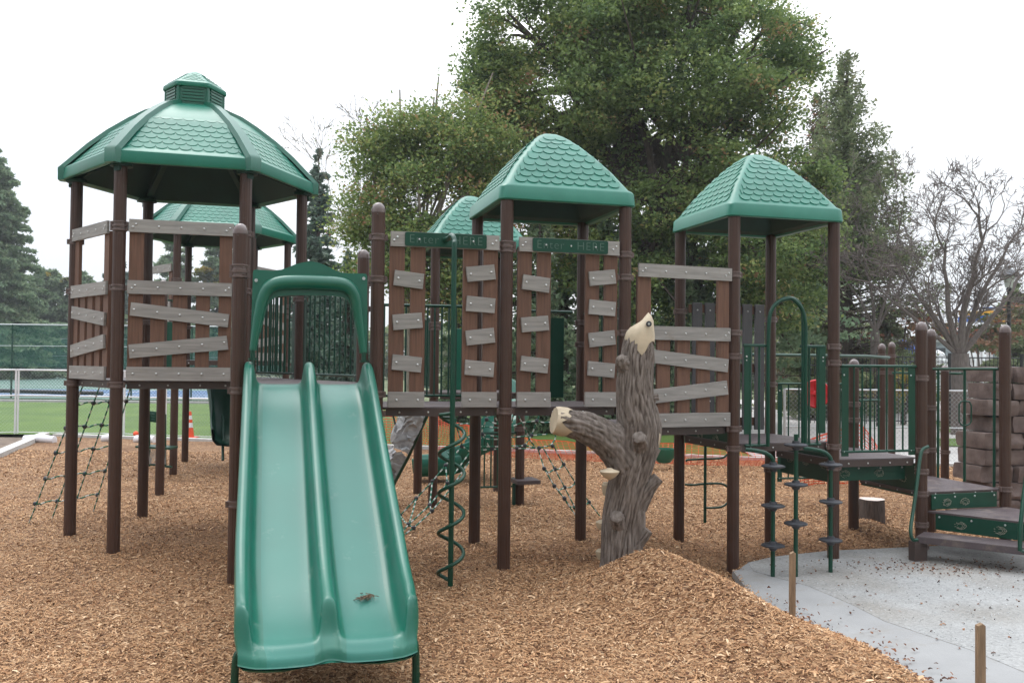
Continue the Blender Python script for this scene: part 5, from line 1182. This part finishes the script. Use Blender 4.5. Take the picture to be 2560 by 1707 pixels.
def crown(t, blobs, per, leaf, m_, flat=.8, csize=.28, nleaf=54, tone0=.5, tvar=.22, hue=None, seed=0, thr=-.17):
    Vs, Fs, Ts = [], [], []; o = 0
    for (c, r) in blobs:
        c = np.array(c); n = int(per*r*r); u = rng.normal(size=(n, 3)); u /= np.linalg.norm(u, axis=1)[:, None]
        rad = r*rng.uniform(.25, 1, n)**.45; cc = c+u*rad[:, None]*np.array([1, 1, flat])
        keep = np.array([noise.noise((p[0]*.55+seed, p[1]*.55, p[2]*.55)) > thr for p in cc]); cc = cc[keep]
        ct = np.clip(tone0+tvar*.8*rng.normal(size=len(cc))+.35*np.maximum(0, np.array([noise.noise((p[0]*.45+9, p[1]*.45, p[2]*.45+seed)) for p in cc])), 0, .97)
        P = np.repeat(cc, nleaf, 0)+rng.normal(size=(len(cc)*nleaf, 3))*csize*np.array([1, 1, .32])
        tn = np.clip(np.repeat(ct, nleaf)+rng.normal(size=len(P))*.06, 0, 1)
        V, F, T_ = leafquads(P, rng.uniform(.5, 1.35, len(P))*leaf, tn, droop=.12); Vs.append(V); Fs.append(F+o); Ts.append(T_); o += len(V)
    npmesh('crown', np.concatenate(Vs), np.concatenate(Fs), m_, t, np.concatenate(Ts))
def limbs(t, base, top, blobs, r0, m_, extra=0, seed=0):
    rr = random.Random(seed); mb = MB(); base, top = Vector(base), Vector(top)
    mid = base.lerp(top, .5)+Vector((rr.uniform(-.2, .2), 0, 0)); mb.tube(bez([base-ZV*.3, base+ZV*.4, mid, top], 6), list(np.linspace(r0*1.25, r0*.45, 19)), 10)
    obj('trunk', mb, m_, t, True); mb = MB()
    for c, r in blobs:
        c = Vector(c); s = base.lerp(top, rr.uniform(.35, .95)); m = s.lerp(c, .5)+Vector((rr.uniform(-.4, .4), rr.uniform(-.4, .4), rr.uniform(0, .5)))
        mb.tube(bez([s, m, c, c+(c-m)*.35], 5), list(np.linspace(r0*.38, .02, 16)), 6)
        for k in range(extra):
            e = c+Vector((rr.gauss(0, 1), rr.gauss(0, 1), rr.gauss(0, .8)))*r*.7; mb.tube(bez([m.lerp(c, rr.random()), c.lerp(e, .5)+ZV*.1, e], 3), list(np.linspace(r0*.14, .008, 7)), 4)
    obj('branches', mb, m_, t, True)
def leafy(lab, Y, trunkpx, toppx, blobpx, per, leaf, m_, bark, r0, cat='tree', extra=2, seed=0, group=None, tone0=.5, z_base=0, name='leafy_tree', **kw):
    b = at(trunkpx[0]*K, trunkpx[1]*K, Y); b.z = z_base; top = at(toppx[0]*K, toppx[1]*K, Y); s = Y/2040; rr = random.Random(seed+1)
    bl = [((*at(x*K, y*K, Y+rr.uniform(-.22, .22)*w*s*4)[:],), w*s) for x, y, w in blobpx]
    t = thing(name, lab, cat, b, group); limbs(t, b, top, bl, r0, bark, extra, seed); crown(t, bl, per, leaf, m_, tone0=tone0, seed=seed*7, **kw); return t
leafy('huge green maple towering over the middle tower and cut by the top of the view', 27, (1470, 930), (1440, 60),
      [(1205, 70, 120), (1330, -10, 150), (1400, 110, 150), (1480, -20, 150), (1580, 40, 150), (1700, 60, 130), (1790, 110, 95), (1840, 150, 50), (1130, 160, 75), (1110, 250, 70), (1190, 210, 120), (1320, 230, 150), (1480, 230, 160), (1630, 210, 150), (1740, 250, 110),
       (1130, 350, 95), (1230, 370, 140), (1380, 380, 160), (1540, 400, 165), (1690, 400, 150), (1810, 400, 100), (1870, 430, 60), (1290, 520, 120), (1430, 540, 140), (1580, 560, 150), (1720, 560, 130), (1840, 540, 90), (1640, 690, 120), (1780, 680, 110), (1480, 670, 110), (1880, 640, 60), (1500, 470, 110), (1600, 470, 110), (1450, 600, 110), (1560, 640, 110), (1380, 610, 100), (1070, 300, 55), (1095, 410, 65), (1120, 480, 65), (1180, 470, 80), (1680, 640, 90)],
      74, .060, LEAF, M['bark'], .45, extra=3, seed=3, tone0=.47)
leafy('smaller rounded maple with a pale forked trunk left of the huge maple', 24.5, (945, 830), (940, 470),
      [(850, 330, 50), (920, 290, 55), (990, 300, 60), (1050, 340, 60), (860, 400, 60), (940, 380, 70), (1020, 410, 70), (1080, 440, 60), (840, 470, 62), (900, 500, 55), (1010, 490, 55), (1080, 520, 50), (860, 550, 62), (900, 610, 60), (845, 610, 45), (1000, 600, 60), (1060, 600, 50), (1100, 620, 50), (825, 520, 45), (940, 660, 50), (1010, 690, 60), (1080, 700, 60), (880, 640, 40), (960, 560, 50), (1000, 260, 40), (900, 350, 60), (1130, 560, 60), (960, 430, 70), (930, 520, 60), (1000, 550, 60), (1060, 560, 60), (1110, 330, 75), (1100, 250, 60), (1140, 420, 80), (1060, 640, 60)],
      88, .052, LEAF, M['barkl'], .15, extra=1, seed=9, tone0=.54, csize=.34, thr=-.42)
def conifer(lab, Y, x, ytip, ybase, w, m_, seed=0, group='conifers in the background', dens=1., bare=0, droop=.25, top=1., name='conifer', leaf=.13, bark=None, rough=.25, z_base=0, power=.9, fluff=.10):
    rr = np.random.default_rng(seed); tip = at(x*K, ytip*K, Y); s = Y/2040; Rm = w*s; b = Vector((tip.x, Y, z_base)); h = tip.z-z_base
    t = thing(name, lab, 'tree', b, group); mb = MB(); mb.tube([b-ZV*.3, b+ZV*h*.5, b+ZV*h*.97], [h*.018+.06, h*.011+.03, .015], 8); obj('trunk', mb, bark or M['bark'], t, True)
    br = MB(); Cs, Ds = [], []
    nb = int(h*17*dens)
    for i in range(nb):
        f = rr.uniform(.02, 1)**.85; z = z_base+h*(1-f)+.05; 
        if z < z_base+.3: continue
        an = rr.uniform(0, 2*np.pi); ln = Rm*f**power*rr.uniform(1-rough*1.6, 1.08)*(1 if f < .97 else .8); dz = -droop*ln*(.3+f)+.10*ln
        a = Vector((b.x, b.y, z)); e = a+Vector((math.cos(an)*ln, math.sin(an)*ln, dz)); m = a.lerp(e, .55)+ZV*ln*.04
        br.tube([a, m, e], [.02+.012*ln, .015, .006], 3, cap=False)
        if f > 1-bare: 
            for k in range(int(5*ln)): q = a.lerp(e, rr.uniform(.3, 1)); g_ = q+Vector(rr.normal(size=3)*.35); br.tube([q, g_], [.008, .004], 3, cap=False)
            if rr.random() < .8: continue
        n = int(max(4, ln*62*dens**.3)); u = rr.uniform(.08, 1, n)**.75; P = np.array(a)[None]*(1-u[:, None])+np.array(e)[None]*u[:, None]; P[:, 2] += ln*.04*np.sin(u*np.pi)
        side = rr.normal(size=n)*ln*.17*(1.15-u); P[:, 0] += -math.sin(an)*side; P[:, 1] += math.cos(an)*side; P[:, 2] -= np.abs(rr.normal(size=n))*fluff+np.abs(side)*.2
        Cs.append(P)
    obj('branches', br, bark or M['bark'], t)
    P = np.concatenate(Cs); tn = np.clip(.45+.22*rr.normal(size=len(P))+.2*np.array([noise.noise((p[0]*.7, p[1]*.7, p[2]*.9)) for p in P]), 0, 1)
    V, F, T_ = leafquads(P, rr.uniform(.6, 1.3, len(P))*leaf, tn, droop=.5, asp=.38); npmesh('needles', V, F, m_, t, T_); return t
conifer('tall dark spruce cut off by the left edge of the view', 80, -48, 262, 880, 200, NEED, 1, dens=1.5, leaf=.28, rough=.2, power=.65)
conifer('broad olive pine right of the tall spruce at the left edge', 98, 105, 612, 880, 105, NEED, 2, dens=.8, droop=.05, leaf=.42, power=.5)
conifer('rounded pine seen between the two front posts of the cupola tower', 100, 185, 618, 880, 95, NEED, 3, dens=.8, droop=.05, leaf=.42, power=.5)
conifer('blue green pine rising just left of the cupola tower boards', 97, 268, 575, 880, 75, NEEDB, 4, dens=.8, droop=.05, leaf=.4, power=.6)
conifer('dark spruce standing behind the cupola tower between its posts', 96, 400, 520, 880, 95, NEED, 5, dens=.6, leaf=.42, power=.6)
conifer('second dark spruce behind the farther six sided tower', 97, 505, 505, 880, 90, NEED, 6, dens=.6, leaf=.42, power=.6)
conifer('narrow blue spruce with a thin tip between cupola roof and small maple', 38, 733, 322, 900, 95, NEEDB, 7, dens=1.5, leaf=.15, droop=.15, power=.7)
conifer('shaggy grey green spruce showing through the slide arch', 29, 800, 560, 900, 90, NEEDB, 8, dens=2.0, leaf=.11, droop=.5)
conifer('spruce low behind the slide arch with drooping pale twigs', 32, 700, 600, 900, 80, NEEDB, 18, dens=1.7, leaf=.12, droop=.5)
conifer('dark hemlock under the big maple behind the middle tower', 25, 1240, 470, 900, 110, NEED, 9, dens=1.8, leaf=.11, droop=.3, power=.6)
conifer('deep green hemlock between middle tower and right tower', 26, 1400, 470, 900, 120, NEED, 10, dens=1.8, leaf=.11, droop=.3, power=.6)
conifer('dark evergreen behind the back wall of the right tower', 27, 1590, 480, 900, 120, NEED, 11, dens=1.6, leaf=.12, power=.6)
conifer('slim evergreen right of the small maple, behind the left sign', 28, 1060, 540, 900, 70, NEED, 19, dens=1.6, leaf=.11, power=.6)
conifer('tall thin topped larch right of the big maple with bare lower boughs', 36, 1945, 88, 900, 290, NEEDL, 12, dens=1.6, leaf=.10, bare=.36, droop=.02, rough=.32, power=.78, fluff=.42)
conifer('shorter reddish brown larch just left of the tall larch', 39, 1885, 180, 900, 120, BUSH, 13, dens=1.4, leaf=.09, droop=.1, rough=.35, power=.5, fluff=.4)
conifer('dark juniper low behind the right tower posts', 33, 1860, 600, 900, 90, NEEDL, 14, dens=1.6, leaf=.13, power=.5)
conifer('dull green spruce beyond the bare tree at the right edge', 48, 2330, 640, 900, 110, NEEDL, 15, dens=1.2, leaf=.18, power=.6)
conifer('low olive cedar right of the larch trunk', 38, 2030, 690, 900, 95, NEEDL, 16, dens=1.4, leaf=.15, power=.5)
conifer('low dark cedar behind the landing barrier', 40, 1960, 730, 900, 80, NEED, 17, dens=1.4, leaf=.15, power=.5)
leafy('wall of dark evergreen boughs behind the middle tower', 29, (1300, 900), (1310, 560), [(1120, 640, 60), (1180, 560, 70), (1180, 700, 80), (1250, 620, 85), (1260, 760, 80), (1330, 560, 85), (1340, 690, 90), (1420, 620, 90), (1420, 760, 80), (1120, 760, 60)],
      30, .09, NEED, M['bark'], .25, extra=2, seed=31, tone0=.35, name='evergreen_tree')
leafy('wall of dark evergreen boughs between middle and right towers', 30, (1560, 900), (1580, 560), [(1500, 560, 80), (1500, 700, 90), (1570, 620, 90), (1590, 760, 80), (1650, 570, 85), (1680, 700, 90), (1750, 640, 85), (1790, 760, 75), (1840, 690, 65), (1900, 740, 60), (1880, 650, 50)],
      30, .09, NEED, M['bark'], .25, extra=2, seed=32, tone0=.35, name='evergreen_tree')
# shrubs
def shrub(lab, Y, blobs, m_, leaf=.09, per=30, tone0=.5, name='shrub', cat='shrub', group='shrubs in the background', seed=0):
    return leafy(lab, Y, (blobs[0][0], 900), (blobs[0][0], blobs[0][1]), blobs, per*.6, leaf, m_, M['bark'], .08, cat, 1, seed, group, tone0, name=name)
shrub('reddish brown shrub beyond the right tower', 37, [(2080, 750, 60), (2150, 780, 60), (2010, 790, 50), (2100, 820, 50)], BUSH, .10, 22, .62, seed=21)
shrub('brownish thicket behind the trunk of the bare tree', 44, [(2240, 760, 65), (2310, 770, 65), (2190, 740, 50), (2350, 740, 50)], BUSH, .12, 22, .45, seed=22)
shrub('yellow green bush seen behind the black fence', 30, [(2075, 880, 30), (2110, 900, 34), (2040, 900, 30)], YEL, .07, 50, .6, seed=23)
shrub('small orange yellow bush behind the court fence', 94.5, [(130, 822, 18), (150, 835, 16)], YEL, .25, 16, .75, seed=24)
shrub('yellowing tree behind the farther six sided tower', 96, [(520, 640, 45), (560, 660, 40), (480, 650, 40)], YEL, .3, 7, .45, seed=25)
shrub('pale yellow foliage patch showing left of the cupola tower', 99, [(120, 640, 30), (145, 660, 30)], YEL, .34, 7, .4, seed=26)
shrub('mass of low dark shrubs behind the tennis court', 95, [(20, 790, 60), (150, 790, 60), (300, 790, 60), (430, 790, 60), (560, 790, 60), (680, 790, 60), (60, 730, 45), (240, 740, 45), (620, 730, 45), (380, 740, 45)], NEED, .26, 9, .45, seed=27)
shrub('dark undergrowth below the big maple', 29.5, [(1180, 850, 50), (1290, 850, 60), (1400, 860, 60), (1520, 850, 60), (1640, 850, 60), (1750, 860, 60), (1080, 840, 45)], NEED, .11, 26, .4, seed=28)
shrub('leafless brown brush low between the posts at the right', 34, [(1960, 830, 40), (1900, 850, 45), (2000, 870, 30)], BUSH, .07, 30, .4, seed=29)
# a low far tree line closes the horizon
mbV, mbF, mbT = [], [], []
n = 26000; X = rng.uniform(-150, 150, n); h = 6+3.5*np.array([noise.noise((x*.06, 1, 0)) for x in X]); P = np.stack([X, rng.uniform(112, 122, n), h*rng.uniform(0, 1, n)], 1)
V, F, T_ = leafquads(P, rng.uniform(.4, .9, n), np.clip(.45+.25*rng.normal(size=n), 0, 1)); npmesh('distant_woodland', V, F, NEEDL, tone=T_, kind='stuff')
# bare trees
def bare(lab, Y, base, tips, r0, seed, group='leafless trees', depth=6, spread=.55, ln0=1.5, name='bare_tree', start=None, bark='bark', up=.25):
    rr = random.Random(seed); b = at(base[0]*K, base[1]*K, Y); b.z = 0; t = thing(name, lab, 'tree', b, group); mb = MB(); tw = MB()
    def grow(p, d, r, ln, k):
        q = p+d*ln*.5+Vector((rr.gauss(0, .05), rr.gauss(0, .05), rr.gauss(0, .04)))*ln; e = q+(d+Vector((rr.gauss(0, .22), rr.gauss(0, .22), rr.gauss(0, .15)+.04))).normalized()*ln*.5
        (mb if k > depth-4 else tw).tube([p, q, e], [r, r*.86, r*.72], 6 if r > .05 else (4 if r > .02 else 3), cap=False)
        if k == 0: return
        nb = 2 if rr.random() < .62 else 3
        for i in range(nb):
            nd = (d+Vector((rr.gauss(0, spread), rr.gauss(0, spread), rr.gauss(0, spread*.7)+up*.3))).normalized(); grow(e if rr.random() < .75 else q, nd, max(r*(.72 if i == 0 else .55), .009), ln*rr.uniform(.62, .86), k-1)
    fk = at(start[0]*K, start[1]*K, Y); mb2 = MB(); mb2.tube(bez([b-ZV*.3, b+ZV*.5, fk], 5), list(np.linspace(r0*1.3, r0, 11)), 12); obj('trunk', mb2, M[bark], t, True)
    for x, y, f in tips:
        e = at(x*K, y*K, Y+rr.uniform(-1, 1)); d = (e-fk); m = fk+d*.5+Vector((rr.uniform(-.15, .15), 0, rr.uniform(-.1, .25))); mb.tube(bez([fk-ZV*.1, m, e], 5), list(np.linspace(r0*.52*f, r0*.26*f, 11)), 8); grow(e, d.normalized(), r0*.25*f, ln0, depth); grow(m, (d.normalized()+Vector((rr.gauss(0, .6), rr.gauss(0, .5), .3))).normalized(), r0*.2*f, ln0*.8, depth-1); grow(fk.lerp(m, .5), (d.normalized()*.6+Vector((rr.gauss(0, .8), rr.gauss(0, .5), .2))).normalized(), r0*.16*f, ln0*.8, depth-1)
    mb.add(tw.v, tw.f); obj('branches', mb, M[bark], t)
bare('leafless dark crab apple with forked trunk at the right edge', 26, (2208, 900), [(2175, 650, .9), (2110, 680, .8), (2235, 640, 1), (2300, 700, .8), (2150, 700, .6), (2060, 700, .6), (2300, 600, .7)], .24, 4, start=(2205, 812), ln0=1.0, depth=7, spread=.5, bark='barkg')
bare('bare grey tree reaching above the small maple', 30, (850, 850), [(840, 400, .7), (880, 520, .8), (780, 480, .6), (900, 580, .5)], .11, 8, start=(870, 640), ln0=1.0, depth=5, spread=.4, bark='barkl')
bare('second leafless tree behind the right roof post', 34, (2010, 900), [(1990, 620, .9), (2060, 560, .8), (1940, 640, .7), (2100, 620, .7)], .16, 12, start=(2010, 760), ln0=1.2, depth=6, spread=.5, bark='barkg')
# ================================================================ right background: fence, lamp, tents, far playground
t = thing('iron_fence', 'black iron picket fence running across behind the right of the playground', 'fence', (9, 29, 0))
mb = MB(); pk = MB(); x = 9.5
while x < 24:
    pk.tube([(x, 29, .1), (x, 29, 2.30)], .012, 4)
    x += .13
for z in (2.28, 1.98, .2): mb.tube([(9.4, 29, z), (24, 29, z)], .022, 6)
x = 9.6
while x < 24: mb.abox(x-.04, x+.04, 28.96, 29.04, 0, 2.42); x += 2.35
obj('rails_and_posts', mb, M['ironb'], t); o = obj('pickets', pk, M['ironb'], t); o['kind'] = 'stuff'
mb = MB(); a, b = Vector((5.5, 17.9, 0)), Vector((14, 18.1, 0)); 
t = thing('chain_link_fence', 'low silver chain link fence behind the right landings, in front of the path', 'fence', a)
mb.tube([a+ZV*1.5, b+ZV*1.5], .022, 6); mb.tube([a+ZV*.75, b+ZV*.75], .014, 6); x = 0
while x < 8.6: mb.tube([a+(b-a).normalized()*x, a+(b-a).normalized()*x+ZV*1.52], .025, 6); x += 2.8
obj('frame', mb, M['galv'], t); m = MB(); chain(m, a, b, .05, 1.5, .09, .003); obj('mesh', m, M['galv'], t)
t = thing('street_lamp', 'black lantern street lamp standing at the right edge before the trees', 'street lamp', (16.8, 30, 0))
mb = MB(); c = Vector((16.8, 30, 0)); mb.lathe(c, [(.16, 0), (.14, .5), (.07, .7), (.055, 4.55), (.10, 4.62), (.05, 4.68)], 14); obj('pole', mb, M['ironb'], t, True)
mb = MB(); mb.lathe(c, [(.12, 4.68), (.19, 5.05), (.19, 5.06)], 8); obj('lantern', mb, M['lampglass'], t)
mb = MB(); mb.lathe(c, [(.42, 5.05), (.42, 5.08), (.16, 5.26), (.05, 5.32), (.03, 5.42)], 18); obj('lamp_cap', mb, M['ironb'], t, True)
def tent(lab, x0, x1, yt, yb, Y, dome=True):
    a, b = at(x0, yb, Y), at(x1, yb, Y); top = at((x0+x1)/2, yt, Y); mb = MB(); w = (b.x-a.x)/2; c = Vector(((a.x+b.x)/2, Y+w, 0))
    prof = [(w, 0), (w, a.z*.72), (w*.93, a.z*.72+(top.z-a.z*.72)*.45), (w*.62, a.z*.72+(top.z-a.z*.72)*.85), (.05, top.z)]
    mb.lathe(c, prof, 20); tag(obj('dome_tent', mb, M['tentw'], loc=(c.x, c.y, 0), smooth_=True), lab, 'tent', 'white tents beyond the iron fence')
tent('big white domed tent seen right of the forked bare trunk', 2416, 2486, 850, 900, 62); tent('small white tent left of the forked bare trunk', 2330, 2382, 874, 905, 58)
t = thing('low_building', 'long low pale blue grey building beyond the iron fence', 'building', at(2330, 900, 78)*1)
a, b = at(2215, 900, 78), at(2620, 900, 78); zt = at(2400, 856, 78).z; mb = MB(); mb.abox(a.x, b.x, 78, 84, 0, zt); obj('wall', mb, M['bldg'], t)
mb = MB(); mb.abox(a.x-.3, b.x+.3, 77.7, 84.3, zt, zt+.25); obj('roof', mb, M['galv'], t)
for k in range(7): mb = MB(); x = a.x+2+k*2.1; mb.abox(x, x+1.1, 77.93, 78, 1.6, zt-.5); obj('window', mb, M['glass'], t)
for k in range(3): mb = MB(); x = b.x-5+k*1.7; mb.abox(x, x+1.2, 77.9, 77.98, 1.5, 1.75); obj('stripe', mb, M['yellow'], t)
t = thing('far_play_tower', 'distant playground tower with blue and yellow roof seen beside the lamp pole', 'play tower', (27, 52, 0))
g = lambda x, y: at(2000+x/2.613, 300+y/2.613, 52)
c = g(1210, 1290); mb = MB(); mb.abox(c.x-1.1, c.x+1.15, 51, 53, g(0, 1305).z, g(0, 1270).z); obj('blue_roof', mb, M['blue'], t)
mb = MB(); mb.abox(c.x-.75, c.x+1.05, 51, 53, g(0, 1268).z, g(0, 1240).z); mb.box(Vector((c.x+.2, 50.9, g(0, 1285).z)), (.35, 0, 0), (0, .05, 0), (0, 0, .3)); obj('yellow_roof', mb, M['yellow'], t)
mb = MB(); mb.abox(c.x-.4, c.x+.5, 51.2, 52.8, g(0, 1222).z, g(0, 1215).z); obj('top_plate', mb, M['blue'], t)
for k in range(4):
    for yy in (51.1, 52.9): mb = MB(); mb.tube([(c.x-.95+k*.6, yy, 0), (c.x-.95+k*.6, yy, g(0, 1300).z)], .07, 8); obj('white_post', mb, M['white'], t)
mb = MB(); mb.tube(bez([at(2250, 868, 40), at(2268, 874, 40), at(2266, 890, 40), at(2245, 896, 40), at(2238, 905, 40)], 6), .36, 14); tag(obj('tube_slide', mb, M['blue'], loc=at(2250, 900, 40), smooth_=True), 'blue plastic tube slide curling beyond the two short brown posts', 'tube slide')
mb = MB(); mb.tube(bez([at(2195, 900, 36), at(2196, 930, 36), at(2190, 960, 36), at(2188, 985, 36)], 6), .26, 12); mb.tube([at(2175, 945, 36), at(2192, 962, 36)], .2, 10); tag(obj('water_spout', mb, M['blue'], loc=at(2190, 980, 36), smooth_=True), 'upright blue plastic pipe figure behind the landing barrier', 'play pipe')

# thin autumn haze in the air round the whole place
mb = MB(); mb.abox(-180, 180, -8, 200, -1.5, 46)
hz = bpy.data.materials.new('thin_haze'); hz.use_nodes = True; hn = hz.node_tree.nodes; hn.remove(hn['Principled BSDF'])
pv = hn.new('ShaderNodeVolumePrincipled'); pv.inputs['Density'].default_value = .0007; pv.inputs['Color'].default_value = (.93, .96, 1, 1); pv.inputs['Anisotropy'].default_value = .2
hz.node_tree.links.new(pv.outputs[0], hn['Material Output'].inputs['Volume'])
o = obj('haze', mb, hz); o['kind'] = 'stuff'
